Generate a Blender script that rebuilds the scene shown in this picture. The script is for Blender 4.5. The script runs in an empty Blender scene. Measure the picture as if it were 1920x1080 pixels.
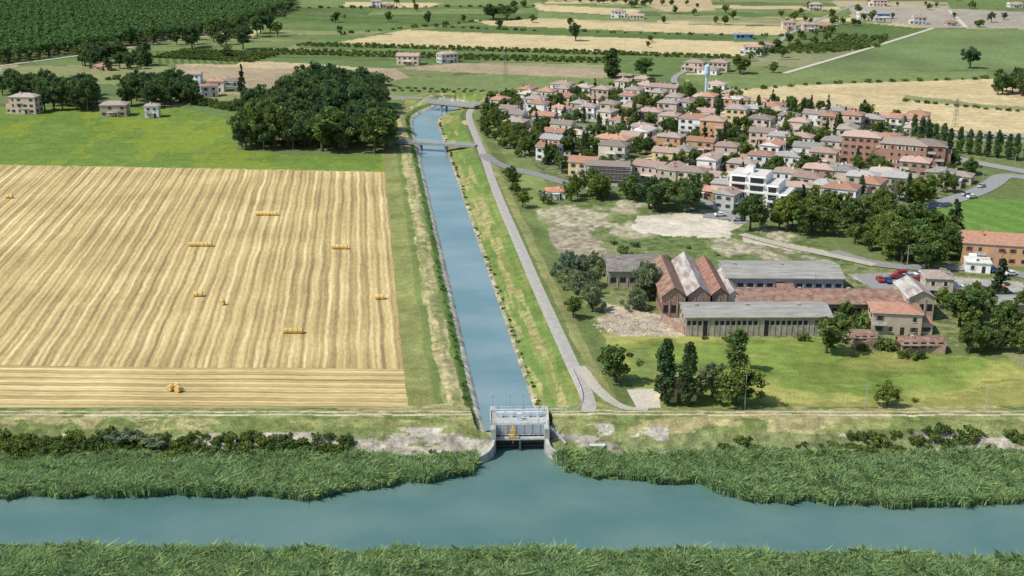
import bpy, math, random
import numpy as np
random.seed(7); RNG=np.random.default_rng(11)
S=bpy.context.scene
# ---------------------------------------------------------------- survey camera
F=2317.0; PITCH=math.radians(18.0); HC=116.0
CP,SP=math.cos(PITCH),math.sin(PITCH)
def g(u,v,z=0.0):
    a=(u-960)/F; b=(540-v)/F
    dz=-SP+b*CP; t=(z-HC)/dz
    return (a*t,(CP+b*SP)*t)
def gp(pts,z=0.0): return [g(u,v,z) for u,v in pts]
cam=bpy.data.cameras.new("camera"); co=bpy.data.objects.new("camera",cam); S.collection.objects.link(co)
co.location=(0,0,HC); co.rotation_euler=(math.pi/2-PITCH,0,0)
cam.sensor_width=36; cam.lens=36*F/1920; cam.clip_end=60000; cam.clip_start=1
S.camera=co
S.view_settings.view_transform='Standard'; S.view_settings.look='None'; S.view_settings.exposure=0
# ---------------------------------------------------------------- light
sd=np.array([-0.90,-0.34]); sd/=np.linalg.norm(sd); EL=math.radians(52)
sv=(sd[0]*math.cos(EL),sd[1]*math.cos(EL),math.sin(EL))
from mathutils import Vector
L=bpy.data.lights.new("sun",'SUN'); L.energy=4.5; L.angle=math.radians(0.5); L.color=(1,0.96,0.88)
lo=bpy.data.objects.new("sun",L); S.collection.objects.link(lo); lo.location=(-300,300,400)
lo.rotation_euler=Vector(sv).to_track_quat('Z','Y').to_euler()
W=bpy.data.worlds.new("World"); S.world=W; W.use_nodes=True
nt=W.node_tree; sk=nt.nodes.new('ShaderNodeTexSky'); sk.sky_type='NISHITA'; sk.sun_disc=False
sk.sun_elevation=EL; sk.sun_rotation=math.atan2(sd[0],sd[1]); 
bg=nt.nodes['Background']; bg.inputs[1].default_value=0.14
nt.links.new(sk.outputs[0],bg.inputs[0])
# ---------------------------------------------------------------- noise
def _h(xi,yi,s):
    h=(xi*374761393+yi*668265263+s*974634777)&0xffffffff
    h=((h^(h>>13))*1274126177)&0xffffffff
    h=h^(h>>16)
    return h/4294967295.0
def vn(x,y,s=0):
    xf=np.floor(x);yf=np.floor(y);xi=xf.astype(np.int64);yi=yf.astype(np.int64)
    fx=x-xf;fy=y-yf;fx=fx*fx*(3-2*fx);fy=fy*fy*(3-2*fy)
    a=_h(xi,yi,s);b=_h(xi+1,yi,s);c=_h(xi,yi+1,s);d=_h(xi+1,yi+1,s)
    return a+(b-a)*fx+(c-a)*fy+(a-b-c+d)*fx*fy
def fbm(x,y,s=0,o=4):
    r=0;am=.5;t=0
    for i in range(o):
        r=r+am*vn(x*2**i,y*2**i,s+i);t+=am;am*=.55
    return r/t
def inpoly(X,Y,P):
    r=np.zeros(X.shape,bool);n=len(P)
    for i in range(n):
        x1,y1=P[i];x2,y2=P[(i+1)%n]
        if y1==y2: continue
        c=((y1>Y)!=(y2>Y))&(X<(x2-x1)*(Y-y1)/(y2-y1)+x1)
        r^=c
    return r
def pdist(X,Y,P):
    "distance and signed side to polyline"
    D=np.full(X.shape,1e9);SG=np.ones(X.shape)
    for (x1,y1),(x2,y2) in zip(P[:-1],P[1:]):
        dx,dy=x2-x1,y2-y1;l2=dx*dx+dy*dy
        t=np.clip(((X-x1)*dx+(Y-y1)*dy)/l2,0,1)
        d=np.hypot(X-x1-t*dx,Y-y1-t*dy)
        sg=np.where((X-x1)*dy-(Y-y1)*dx>0,1,-1)
        m=d<D;D=np.where(m,d,D);SG=np.where(m,sg,SG)
    return D,SG
# ---------------------------------------------------------------- terrain shape
ZR=-3.8; ZC=-2.0
CANAL=gp([(962,805),(951,768),(905,608),(798,235),(799,224),(812,213),(835,204),(848,190)],ZC)
LOCKY=254.0
RIVER=gp([(-1500,930),(0,930),(200,932),(400,931),(520,932),(590,939),(612,926),(700,915),(760,905),(830,896),(885,890),(905,868),(930,846),(936,815),(1012,815),(1024,846),(1045,868),(1062,885),(1100,893),(1180,903),(1290,905),(1312,907),(1350,922),(1400,940),(1500,942),(1600,946),(1750,948),(1920,946),(3400,950),(3400,1066),(1920,1064),(1600,1052),(1300,1045),(1000,1043),(800,1044),(600,1043),(300,1040),(0,1036),(-1500,1030)],ZR)
def lerp(x,xs,ys): return np.interp(x,xs,ys)
def height(X,Y):
    X=np.asarray(X,float);Y=np.asarray(Y,float)
    z=lerp(Y,[0,246.3,256.4,262,266.5,1e6],[-3.4,-3.4,1.0,1.0,0,0])
    z=z+np.where(Y<246.3,(fbm(X*.1,Y*.1,5,3)-.5)*.5,0)
    z=z+np.where((Y<258)&(Y>246),(fbm(X*.12,Y*.2,8,3)-.5)*.8,0)
    D,SG=pdist(X,Y,CANAL);d=D*SG
    zc=lerp(d,[-24,-20,-13,-10,-7.2,-6.4,-4.5,4.5,6.4,7.2,12,18,22.5,30],[0,.1,.8,.3,-1.3,-2.0,-4,-4,-2.0,-1.7,-.4,1.2,1.2,0])
    k=(Y>LOCKY)
    m=k&(d>-24)&(d<30)
    zc2=np.where((Y<266.5)&(np.abs(d)>9),np.maximum(zc,z),zc)
    z=np.where(m,zc2,z)
    jx=X+(fbm(X*.25,Y*.25,21,3)-.5)*3; jy=Y+(fbm(X*.25,Y*.25,22,3)-.5)*4
    lockz=(np.abs(X-1.5)<14)&(Y>236)
    jx=np.where(lockz,X,jx);jy=np.where(lockz,Y,jy)
    r=inpoly(jx,jy,RIVER)
    z=np.where(r,-6.5,z)
    return z
def hz(x,y): return float(height(np.array([x]),np.array([y]))[0])
# ---------------------------------------------------------------- material helpers
def newmat(name):
    m=bpy.data.materials.new(name);m.use_nodes=True
    return m,m.node_tree,m.node_tree.nodes['Principled BSDF']
def mat(name,col,rough=.85,scale=1.5,var=.25,bump=0.0,spec=.2,metal=0,scale2=None):
    m,t,b=newmat(name)
    tc=t.nodes.new('ShaderNodeTexCoord');n=t.nodes.new('ShaderNodeTexNoise');n.inputs['Scale'].default_value=scale;n.inputs['Detail'].default_value=6
    t.links.new(tc.outputs['Object'],n.inputs['Vector'])
    r=t.nodes.new('ShaderNodeMapRange');r.inputs[1].default_value=.3;r.inputs[2].default_value=.7;r.inputs[3].default_value=1-var;r.inputs[4].default_value=1+var
    t.links.new(n.outputs[0],r.inputs[0])
    oi=t.nodes.new('ShaderNodeObjectInfo');r2=t.nodes.new('ShaderNodeMapRange');r2.inputs[3].default_value=.86;r2.inputs[4].default_value=1.14
    t.links.new(oi.outputs['Random'],r2.inputs[0])
    mu=t.nodes.new('ShaderNodeMath');mu.operation='MULTIPLY';t.links.new(r.outputs[0],mu.inputs[0]);t.links.new(r2.outputs[0],mu.inputs[1])
    mx=t.nodes.new('ShaderNodeVectorMath');mx.operation='SCALE';mx.inputs[0].default_value=col
    t.links.new(mu.outputs[0],mx.inputs['Scale']);t.links.new(mx.outputs[0],b.inputs['Base Color'])
    b.inputs['Roughness'].default_value=rough;b.inputs['Specular IOR Level'].default_value=spec;b.inputs['Metallic'].default_value=metal
    if bump>0:
        bp=t.nodes.new('ShaderNodeBump');bp.inputs['Strength'].default_value=bump;bp.inputs['Distance'].default_value=.1
        t.links.new(n.outputs[0],bp.inputs['Height']);t.links.new(bp.outputs[0],b.inputs['Normal'])
    return m
def leafmat(name,col,trans=.32,hue=.25):
    m=bpy.data.materials.new(name);m.use_nodes=True;t=m.node_tree;t.nodes.remove(t.nodes['Principled BSDF'])
    a=t.nodes.new('ShaderNodeAttribute');a.attribute_name='Col'
    oi=t.nodes.new('ShaderNodeObjectInfo')
    mr=t.nodes.new('ShaderNodeMix');mr.data_type='RGBA';mr.inputs['A'].default_value=(col[0]*(1-hue),col[1]*(1-hue*.8),col[2],1);mr.inputs['B'].default_value=(col[0]*(1+hue*1.4),col[1]*(1+hue*.8),col[2]*1.1,1)
    t.links.new(oi.outputs['Random'],mr.inputs['Factor'])
    mx=t.nodes.new('ShaderNodeVectorMath');mx.operation='MULTIPLY'
    t.links.new(mr.outputs['Result'],mx.inputs[0]);t.links.new(a.outputs['Color'],mx.inputs[1])
    b=t.nodes.new('ShaderNodeBsdfDiffuse');t.links.new(mx.outputs[0],b.inputs['Color'])
    tr=t.nodes.new('ShaderNodeBsdfTranslucent');ms=t.nodes.new('ShaderNodeMixShader');ms.inputs[0].default_value=trans
    t.links.new(mx.outputs[0],tr.inputs['Color'])
    out=t.nodes['Material Output'];t.links.new(b.outputs[0],ms.inputs[1]);t.links.new(tr.outputs[0],ms.inputs[2]);t.links.new(ms.outputs[0],out.inputs[0])
    return m
# ---------------------------------------------------------------- mesh helpers
def npmesh(name,V,Fq,mi=None,col=None,smooth=False):
    """Fq: list of arrays (k,n) faces"""
    me=bpy.data.meshes.new(name);me.vertices.add(len(V));me.vertices.foreach_set('co',np.asarray(V,np.float32).ravel())
    loops=np.concatenate([f.ravel() for f in Fq]);tot=np.concatenate([np.full(len(f),f.shape[1]) for f in Fq])
    me.loops.add(len(loops));me.loops.foreach_set('vertex_index',loops.astype(np.int32))
    me.polygons.add(len(tot));st=np.concatenate([[0],np.cumsum(tot)[:-1]]);me.polygons.foreach_set('loop_start',st.astype(np.int32))
    if mi is not None: me.polygons.foreach_set('material_index',np.asarray(mi,np.int32))
    if smooth: me.polygons.foreach_set('use_smooth',np.ones(len(tot),bool))
    me.update(calc_edges=True)
    if col is not None:
        at=me.attributes.new('Col','FLOAT_COLOR','POINT');c=np.ones((len(V),4),np.float32);c[:,:3]=col;at.data.foreach_set('color',c.ravel())
    return me
def obj(name,me,mats=(),loc=(0,0,0),rot=0,parent=None):
    for m in mats: me.materials.append(m)
    o=bpy.data.objects.new(name,me);S.collection.objects.link(o);o.location=loc;o.rotation_euler=(0,0,rot)
    if parent: o.parent=parent
    return o
class MB:
    def __init__(s): s.v=[];s.f=[];s.m=[]
    def face(s,pts,m=0):
        i=len(s.v);s.v+=[tuple(p) for p in pts];s.f.append(tuple(range(i,i+len(pts))));s.m.append(m)
    def box(s,x0,x1,y0,y1,z0,z1,m=0,top=None):
        i=len(s.v);s.v+=[(x0,y0,z0),(x1,y0,z0),(x1,y1,z0),(x0,y1,z0),(x0,y0,z1),(x1,y0,z1),(x1,y1,z1),(x0,y1,z1)]
        for k,f in enumerate([(0,3,2,1),(4,5,6,7),(0,1,5,4),(1,2,6,5),(2,3,7,6),(3,0,4,7)]):
            s.f.append(tuple(i+j for j in f));s.m.append(top if (k==1 and top is not None) else m)
    def cyl(s,a,b,r1,r2,n=8,m=0,cap=True):
        a=Vector(a);b=Vector(b);d=(b-a).normalized();q=d.to_track_quat('Z','Y');i=len(s.v)
        for p,r in((a,r1),(b,r2)):
            for k in range(n):
                an=2*math.pi*k/n;s.v.append(tuple(p+q@Vector((r*math.cos(an),r*math.sin(an),0))))
        for k in range(n):
            s.f.append((i+k,i+(k+1)%n,i+n+(k+1)%n,i+n+k));s.m.append(m)
        if cap:
            s.f.append(tuple(i+n+k for k in range(n)));s.m.append(m);s.f.append(tuple(i+k for k in range(n))[::-1]);s.m.append(m)
    def mesh(s,name):
        me=bpy.data.meshes.new(name);me.from_pydata(s.v,[],s.f);me.polygons.foreach_set('material_index',s.m);me.update();return me
# ---------------------------------------------------------------- ground sheet
cols=np.concatenate([np.linspace(-4,-.56,50)[:-1],np.linspace(-.56,.56,1350),np.linspace(.56,4,50)[1:]])
vv=np.linspace(1180,-110,880)
Yr=np.array([g(960,v)[1] for v in vv])
Yr=np.concatenate([[40,100],Yr,Yr[-1]*np.geomspace(1.1,12,14)])
Yg,Cg=np.meshgrid(Yr,cols,indexing='ij');Xg=Cg*Yg
Zg=height(Xg,Yg)
X=Xg.ravel();Y=Yg.ravel();Z=Zg.ravel()
col=np.empty((len(X),3))
cd,cs=pdist(X,Y,CANAL);cdd=cd*cs
cdir=np.array([-0.1185,0.993]);perp=X*cdir[1]-Y*cdir[0]; along=X*cdir[0]+Y*cdir[1]
n1=fbm(X*.02,Y*.02,1,4);n2=fbm(X*.12,Y*.12,2,4);n3=fbm(X*.6,Y*.6,3,3)
base=np.array([.135,.17,.06]);col[:]=base
def tint(mask,c,va=.25,noise=n2): 
    col[mask]=np.array(c)*(1+va*2*(noise[mask]-.5))[:,None]
pa=math.radians(-8);pu=X*math.cos(pa)+Y*math.sin(pa);pv=-X*math.sin(pa)+Y*math.cos(pa)
ci=np.floor(pu/150).astype(np.int64);cj=np.floor((pv+_h(ci,ci*0,4)*60)/38).astype(np.int64);hh=_h(ci,cj,9)
pal=np.array([[.13,.175,.065],[.16,.20,.075],[.44,.36,.20],[.11,.15,.055],[.19,.215,.09],[.36,.30,.18],[.12,.165,.06],[.23,.24,.12]])
far=Y>620
col[far]=pal[(hh[far]*7.99).astype(int)]*(1+.3*(n1[far]-.5))[:,None]
rw=np.sin(pv*2*math.pi/7.0);col[far]*=(1+.07*rw[far])[:,None]
ed=np.abs((pv+_h(ci,ci*0,4)*60)/38-cj-.5)>.47;mm=far&ed;col[mm]=(.085,.12,.045)
G1=(.125,.178,.06);G2=(.10,.145,.048);G3=(.165,.21,.08);TAN=(.50,.405,.225);TAN2=(.42,.335,.19);BR=(.33,.265,.17);OL=(.22,.23,.105)
def field(px,c,z=0,jit=0.8,va=.2,stripe=None,noise=n2):
    P=gp(px,z);jx=X+(n2-.5)*jit*4;jy=Y+(n3-.5)*jit*4
    m=inpoly(jx,jy,P);tint(m,c,va,noise)
    if stripe:
        per,an,am=stripe;q=X*math.cos(an)+Y*math.sin(an)
        w=np.sin(q*2*math.pi/per+n1*3);col[m]*=(1+am*w[m])[:,None]
    return m
hor=math.pi/2
field([(520,0),(1000,-30),(1000,12),(540,15)],G3)
field([(540,14),(1000,10),(1010,34),(800,50),(520,40)],G2,stripe=(9,hor+.1,.1))
field([(700,18),(1000,16),(1004,24),(690,28)],G3,stripe=(7,hor,.1))
field([(520,40),(800,49),(640,78),(470,70)],G1,stripe=(7,hor,.1))
field([(520,56),(720,60),(690,66),(510,64)],OL)
field([(650,3),(830,6),(800,14),(640,12)],TAN)
field([(1000,8),(1200,18),(1190,30),(1010,20)],TAN)
field([(1010,22),(1240,34),(1230,42),(1010,34)],G3)
field([(1150,-10),(1330,-6),(1340,20),(1250,22)],TAN2)
field([(1240,26),(1480,34),(1470,44),(1240,38)],OL,stripe=(6,hor,.1))
field([(890,38),(1480,50),(1470,66),(1100,58),(920,48)],TAN)
field([(840,47),(940,48),(1440,68),(1430,80),(800,58)],G2,stripe=(6,hor,.1))
field([(780,58),(1440,80),(1390,106),(1150,98),(700,88),(640,78)],TAN,stripe=(9,hor+.06,.08))
field([(560,78),(700,86),(1390,106),(1340,118),(900,108),(560,90)],G1,stripe=(6,hor,.2))
field([(500,92),(900,108),(900,118),(500,110)],G2,stripe=(6,hor,.25))
field([(860,118),(1130,130),(1200,140),(1110,147),(850,135),(740,128)],BR)
field([(1130,112),(1340,118),(1280,140),(1150,136)],G1)
field([(330,122),(740,128),(770,146),(690,162),(480,166),(330,140)],BR,stripe=(7,hor,.07))
field([(330,122),(420,112),(600,120),(740,132),(500,128)],TAN2)
field([(280,94),(480,104),(440,121),(290,119)],G2,stripe=(5,0.3,.3))
field([(0,128),(270,118),(330,128),(330,142),(0,150)],OL)
field([(700,160),(760,146),(930,138),(1110,147),(1190,143),(1110,158),(1000,168),(900,186),(720,182)],G3,stripe=(4,-.5,.1))
field([(340,175),(700,180),(700,215),(560,200),(340,190)],OL)
field([(690,182),(780,188),(760,200),(700,250)],G1)
field([(1260,140),(1480,138),(1850,134),(1850,150),(1340,168)],G3)
field([(1590,8),(1920,22),(2100,30),(2100,55),(1750,52),(1600,34)],(.32,.29,.23))
field([(1770,-20),(2100,-10),(2100,24),(1780,16)],G1)
field([(1600,40),(1740,55),(1640,84),(1500,88),(1500,60)],G2,stripe=(6,.5,.2))
field([(1470,138),(1600,100),(1745,55),(1920,58),(2200,60),(2200,130),(1920,126),(1700,132)],(.14,.19,.075),stripe=(8,.35,.06),va=.3,noise=n1)
field([(1745,53),(2200,58),(2200,70),(1720,66)],G3)
field([(1340,172),(1480,160),(1850,148),(2200,140),(2200,300),(1850,256),(1690,222),(1500,212),(1340,190)],TAN,stripe=(9,hor-.12,.07),va=.25)
field([(1480,168),(1860,156),(1850,176),(1600,180)],(.47,.37,.20),stripe=(5,hor-.3,.12))
field([(1700,178),(1850,196),(2000,205),(1990,212),(1840,202),(1690,186)],OL)
ml=field([(-900,200),(440,200),(445,280),(560,292),(745,292),(722,322),(0,309),(-900,290)],(.135,.205,.042),va=.2)
yl=fbm(X*.06,Y*.03,31,4)+.25*(fbm(X*.8,Y*.5,33,3)-.5);mm=ml&(yl>.53);col[mm]=col[mm]*.6+np.array([.25,.28,.03])*.4
mm=ml&(Y>g(0,300)[1])&(np.sin(Y*.5+n1*2)>.7);col[mm]*=.93
field([(340,200),(360,180),(450,205),(445,230)],G1)
field([(900,195),(1240,158),(1345,180),(1560,205),(1720,222),(1850,300),(1830,330),(1760,390),(1640,400),(1440,405),(1200,360),(1080,350),(990,320),(930,275)],(.14,.165,.07),jit=1.2,va=.7,noise=n3)
pv_=fbm(X*.09,Y*.09,91,3);mm=inpoly(X,Y,gp([(950,215),(1240,175),(1345,190),(1560,215),(1720,240),(1820,310),(1740,380),(1440,395),(1200,350),(1000,300)]))&(pv_>.56);tint(mm,(.33,.30,.25),.3,n3)
field([(925,318),(1060,345),(1060,385),(970,390),(935,345)],G1,jit=.6)
lot=field([(985,395),(1150,372),(1380,400),(1560,470),(1700,500),(1700,520),(1240,492),(1130,478),(1040,500),(1010,440)],(.20,.215,.10),jit=1.5,va=.5)
sc=fbm(X*.07,Y*.05,41,5);mm=lot&(sc>.55);tint(mm,(.34,.31,.21),.6,n3)
mm=lot&(sc<.49);tint(mm,(.12,.16,.055),.5,n3)
field([(1190,405),(1300,398),(1390,420),(1360,446),(1250,442),(1190,432)],(.52,.47,.37),jit=1.5,va=.35)
field([(1390,440),(1560,472),(1530,478),(1400,455)],(.45,.41,.31),jit=1)
field([(1025,425),(1100,430),(1130,475),(1060,485),(1010,450)],(.30,.26,.18),jit=2,va=.6,noise=n3)
field([(1700,398),(1800,374),(2000,372),(2000,450),(1740,430)],(.125,.22,.048),jit=.2,va=.08,stripe=(9,.4,.08))
field([(1080,560),(1140,500),(1700,500),(1850,500),(1990,540),(1990,640),(1600,655),(1540,640),(1150,628),(1090,610)],(.16,.18,.075),jit=1.3,va=.7,noise=n3)
field([(1130,565),(1200,580),(1290,600),(1290,632),(1150,632),(1120,605)],(.40,.34,.24),jit=1.6,va=.6,noise=n3)
field([(1590,515),(1700,510),(1920,530),(1920,570),(1850,560),(1650,545)],(.36,.34,.30),jit=1,va=.2)
lw=field([(1085,620),(1160,628),(1530,635),(1600,655),(1770,665),(2000,680),(2300,690),(2300,772),(1180,770),(1115,720)],(.18,.245,.055),va=.3)
yl=fbm(X*.04,Y*.06,35,5);mm=lw&(yl>.46);w=np.clip((yl[mm]-.46)*7,0,.85)[:,None];col[mm]=col[mm]*(1-w)+np.array([.34,.33,.10])*w
mm=lw&(fbm(X*.05,Y*.09,37,4)>.56);col[mm]*=.78
mm=lw&(np.sin(Y*1.3+n1*6)>.82);col[mm]*=np.array([1.08,1.04,1.1])
field([(1880,660),(2300,700),(2300,772),(2000,760)],OL)
m=(cdd>22)&(cdd<42)&(Y>266)&(Y<640);tint(m&(col[:,0]<.16),(.18,.22,.075),.4)
field([(-2500,309),(0,309),(722,322),(766,766),(-2500,768)],(.45,.35,.16))
k=(Y>LOCKY)&(Y<760)
def band(a,b,c,va=.4,noise=n2,j=1.2):
    q=cdd+(n2-.5)*j*2
    m=k&(q>a)&(q<b);tint(m,c,va,noise);return m
band(-24,-17,(.21,.225,.08));band(-17.5,-14,(.145,.19,.06));m=band(-15.5,-10,(.36,.315,.16),.5,n3)
mm=m&(fbm(perp*.4,along*.05,55,4)>.52);tint(mm,(.23,.24,.10),.4,n3)
band(-10.8,-7.4,(.125,.195,.05),.4);band(-8.2,-5,(.48,.45,.36),.6,n3,.5)
band(5,7.7,(.30,.27,.17),.8,n3,.6);m=band(7.7,18.2,(.135,.20,.052),.3)
rs=fbm(perp*.25,along*.03,51,4);mm=m&(rs>.5);tint(mm,(.185,.22,.065),.3)
mm=m&(cdd>8)&(cdd<14)&(fbm(perp*.5,along*.05,52,4)>.5);tint(mm,(.28,.265,.11),.4,n3)
band(22,25,(.25,.25,.10));band(25,31,(.15,.19,.065))
dry=(.31,.28,.135)
jY=Y+(n2-.5)*1.5
kk=(np.abs(cdd)>9)|(Y<LOCKY)
m=(jY>253)&(jY<267)&kk;tint(m,dry,.4,n3)
gm=m&(fbm(X*.05,Y*.2,61,4)>.5);tint(gm,(.21,.225,.085),.4,n3)
gm=m&(fbm(X*.11,Y*.3,66,4)>.58);tint(gm,(.145,.18,.06),.4,n3)
m=(jY>259.6)&(jY<260.4)&kk|((jY>261.6)&(jY<262.3)&kk);tint(m,(.48,.43,.28),.25)
m=(jY>244)&(jY<=253)&kk;tint(m,(.17,.19,.08),.6,n3)
st=(jY>245)&(jY<254.5)&(np.abs(X-3)<32)&(fbm(X*.15,Y*.3,63,4)>.48);tint(st,(.38,.35,.29),.7,n3)
st=(jY>245)&(jY<253.5)&(fbm(X*.06,Y*.2,64,4)>.6);tint(st,(.33,.30,.24),.7,n3)
m=(Y<=244.5)&(Z>-6);tint(m,(.11,.15,.06),.5,n3)
m=Z<-5;col[m]=(.10,.12,.08)
col*=(1+.26*(n3-.5)+.2*(n1-.5))[:,None]
col=np.clip(col,0.01,.75)
nr,nc=Xg.shape;idx=np.arange(nr*nc).reshape(nr,nc)
Fq=np.stack([idx[:-1,:-1],idx[:-1,1:],idx[1:,1:],idx[1:,:-1]],-1).reshape(-1,4)
gm_,t,b=newmat("ground_soil_and_grass")
a=t.nodes.new('ShaderNodeAttribute');a.attribute_name='Col'
tc=t.nodes.new('ShaderNodeTexCoord')
def noise_mul(t,tc,src,specs):
    cur=src
    for sc_,lo_,hi_ in specs:
        n=t.nodes.new('ShaderNodeTexNoise');n.inputs['Scale'].default_value=sc_;n.inputs['Detail'].default_value=5;t.links.new(tc.outputs['Object'],n.inputs['Vector'])
        r=t.nodes.new('ShaderNodeMapRange');r.inputs[1].default_value=.3;r.inputs[2].default_value=.7;r.inputs[3].default_value=lo_;r.inputs[4].default_value=hi_;t.links.new(n.outputs[0],r.inputs[0])
        m=t.nodes.new('ShaderNodeVectorMath');m.operation='SCALE';t.links.new(cur,m.inputs[0]);t.links.new(r.outputs[0],m.inputs['Scale']);cur=m.outputs[0]
    return cur,n
cur,n=noise_mul(t,tc,a.outputs['Color'],[(.35,.85,1.15),(2.2,.70,1.30)])
t.links.new(cur,b.inputs['Base Color']);b.inputs['Roughness'].default_value=.95;b.inputs['Specular IOR Level'].default_value=.05
bp=t.nodes.new('ShaderNodeBump');bp.inputs['Strength'].default_value=.5;bp.inputs['Distance'].default_value=.3;t.links.new(n.outputs[0],bp.inputs['Height']);t.links.new(bp.outputs[0],b.inputs['Normal'])
obj("ground",npmesh("ground",np.stack([X,Y,Z],-1),[Fq],col=col,smooth=True),[gm_])
print("ground done")
# ---------------------------------------------------------------- stubble sheets
def stubble(name,dirv,per):
    m,t,b=newmat(name)
    tc=t.nodes.new('ShaderNodeTexCoord')
    def M(op,a,bv):
        x=t.nodes.new('ShaderNodeMath');x.operation=op
        for i,q in enumerate((a,bv)):
            if q is None: continue
            if isinstance(q,(int,float)): x.inputs[i].default_value=q
            else: t.links.new(q,x.inputs[i])
        return x.outputs[0]
    def DOT(v):
        dp=t.nodes.new('ShaderNodeVectorMath');dp.operation='DOT_PRODUCT';dp.inputs[1].default_value=v;t.links.new(tc.outputs['Object'],dp.inputs[0]);return dp.outputs['Value']
    def NZ(x,y,det=5,ro=.6):
        cx=t.nodes.new('ShaderNodeCombineXYZ');t.links.new(x,cx.inputs[0]);t.links.new(y,cx.inputs[1])
        n=t.nodes.new('ShaderNodeTexNoise');n.inputs['Scale'].default_value=1;n.inputs['Detail'].default_value=det;n.inputs['Roughness'].default_value=ro;t.links.new(cx.outputs[0],n.inputs['Vector']);return n.outputs[0]
    P=DOT(dirv);Q=DOT((-dirv[1],dirv[0],0))
    wob=NZ(M('MULTIPLY',P,.05),M('MULTIPLY',Q,.05),3)
    q=M('ADD',P,M('MULTIPLY',wob,1.7))
    s1=M('SINE',M('MULTIPLY',q,2*math.pi/per),None)
    s2=M('SINE',M('MULTIPLY',q,2*math.pi/(per*.41)),None)
    na=NZ(M('MULTIPLY',q,.75),M('MULTIPLY',Q,.012),4,.7)
    nb=NZ(M('MULTIPLY',q,1.8),M('MULTIPLY',Q,.30),5,.7)
    nc_=NZ(M('MULTIPLY',P,.03),M('MULTIPLY',Q,.03),4)
    s=M('ADD',M('MULTIPLY',s1,.13),M('MULTIPLY',s2,.10))
    s=M('ADD',s,M('MULTIPLY',na,1.15));s=M('ADD',s,M('MULTIPLY',nb,.75));s=M('ADD',s,M('MULTIPLY',nc_,.6))
    s=M('SUBTRACT',s,.74)
    cr=t.nodes.new('ShaderNodeValToRGB');e=cr.color_ramp.elements
    e[0].position=.15;e[0].color=(.23,.17,.085,1);e[1].position=.9;e[1].color=(.72,.60,.34,1)
    x=e.new(.42);x.color=(.375,.285,.125,1);x=e.new(.64);x.color=(.53,.41,.185,1)
    t.links.new(s,cr.inputs[0]);t.links.new(cr.outputs[0],b.inputs['Base Color']);b.inputs['Roughness'].default_value=.9;b.inputs['Specular IOR Level'].default_value=.1
    return m
def sheet(name,px,z,m,poly=None):
    P=poly or gp(px)
    mb=MB();mb.face([(x,y,z) for x,y in P]);return obj(name,mb.mesh(name),[m])
sheet("stubble_field",[(-2300,690),(0,685),(200,688),(400,690),(600,690),(757,692),(750,620),(742,540),(730,400),(722,323),(0,310),(-800,300)],.04,stubble("stubble_rows",(cdir[1],-cdir[0],0),4.3))
sheet("stubble_headland",[(-2500,766),(764,764),(757,692.5),(400,690.5),(0,685.5),(-2300,690.5)],.03,stubble("stubble_cross_rows",(.02,1,0),4.0))
# ---------------------------------------------------------------- draped strips
def densify(P,step):
    out=[]
    for (x1,y1),(x2,y2) in zip(P[:-1],P[1:]):
        n=max(1,int(math.hypot(x2-x1,y2-y1)/step))
        for i in range(n): out.append((x1+(x2-x1)*i/n,y1+(y2-y1)*i/n))
    out.append(P[-1]);return out
def smoothp(P,it=2):
    for _ in range(it):
        Q=[P[0]]
        for a_,b_ in zip(P[:-1],P[1:]):
            Q.append((a_[0]*.75+b_[0]*.25,a_[1]*.75+b_[1]*.25));Q.append((a_[0]*.25+b_[0]*.75,a_[1]*.25+b_[1]*.75))
        Q.append(P[-1]);P=Q
    return P
SC=[0]
def strip(name,P,width,m,off=.07,step=4,jit=0,zfix=None,o_shift=0):
    SC[0]+=1
    P=densify(smoothp(P),step);P=np.array(P);T=np.gradient(P,axis=0);T/=np.linalg.norm(T,axis=1)[:,None]+1e-9
    N=np.stack([T[:,1],-T[:,0]],-1);k=5;V=[]
    w=width/2*(1+jit*(RNG.random(len(P))-.5))
    for f in np.linspace(-1,1,k):
        Q=P+N*(f*w+o_shift)[:,None];z=(height(Q[:,0],Q[:,1])+off+SC[0]*.011) if zfix is None else np.full(len(Q),zfix)
        V.append(np.stack([Q[:,0],Q[:,1],z],-1))
    V=np.stack(V,1)
    n=len(P)
    if zfix is None: V[:,:,2]=np.maximum(V[:,:,2],V[:,2:3,2]-.15)
    id_=np.arange(n*k).reshape(n,k)
    Fq=np.stack([id_[:-1,:-1],id_[:-1,1:],id_[1:,1:],id_[1:,:-1]],-1).reshape(-1,4)
    return obj(name,npmesh(name,V.reshape(-1,3),[Fq]),[m])
asph=mat("asphalt_weathered",(.25,.245,.235),.9,.8,.12);gravel=mat("gravel_pale",(.46,.42,.34),.95,1.5,.2,.3);conc=mat("concrete",(.36,.35,.32),.85,1.0,.2,.2)
ROADS=[]
def road(name,px,w,m,z=0,**k):
    P=gp(px,z);ROADS.append((P,w));return strip(name,P,w,m,**k)
CR=[(1102,772),(1106,762),(1098,735),(1076,690),(1048,628),(1010,545),(978,470),(943,390),(921,335),(912,305),(895,262),(884,236),(877,212),(893,197)]
road("canal_road",CR,3.4,mat("road_chipseal",(.36,.34,.30),.95,.7,.15),z=1.2)
road("access_road",[(1086,694),(1100,712),(1120,738),(1150,762),(1180,769),(1215,772)],3.0,gravel,z=.2)
road("junction_road",[(905,292),(930,309),(990,320),(1075,345),(1110,352)],6,asph,z=.5)
road("town_street",[(1190,318),(1220,300),(1245,288),(1300,262),(1345,236)],6,asph)
road("town_street",[(1110,352),(1150,348),(1190,318),(1130,300),(1080,296)],5,asph)
road("town_street",[(1320,404),(1420,412),(1520,402),(1600,392),(1650,378),(1740,350),(1790,335)],7,asph)
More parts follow.
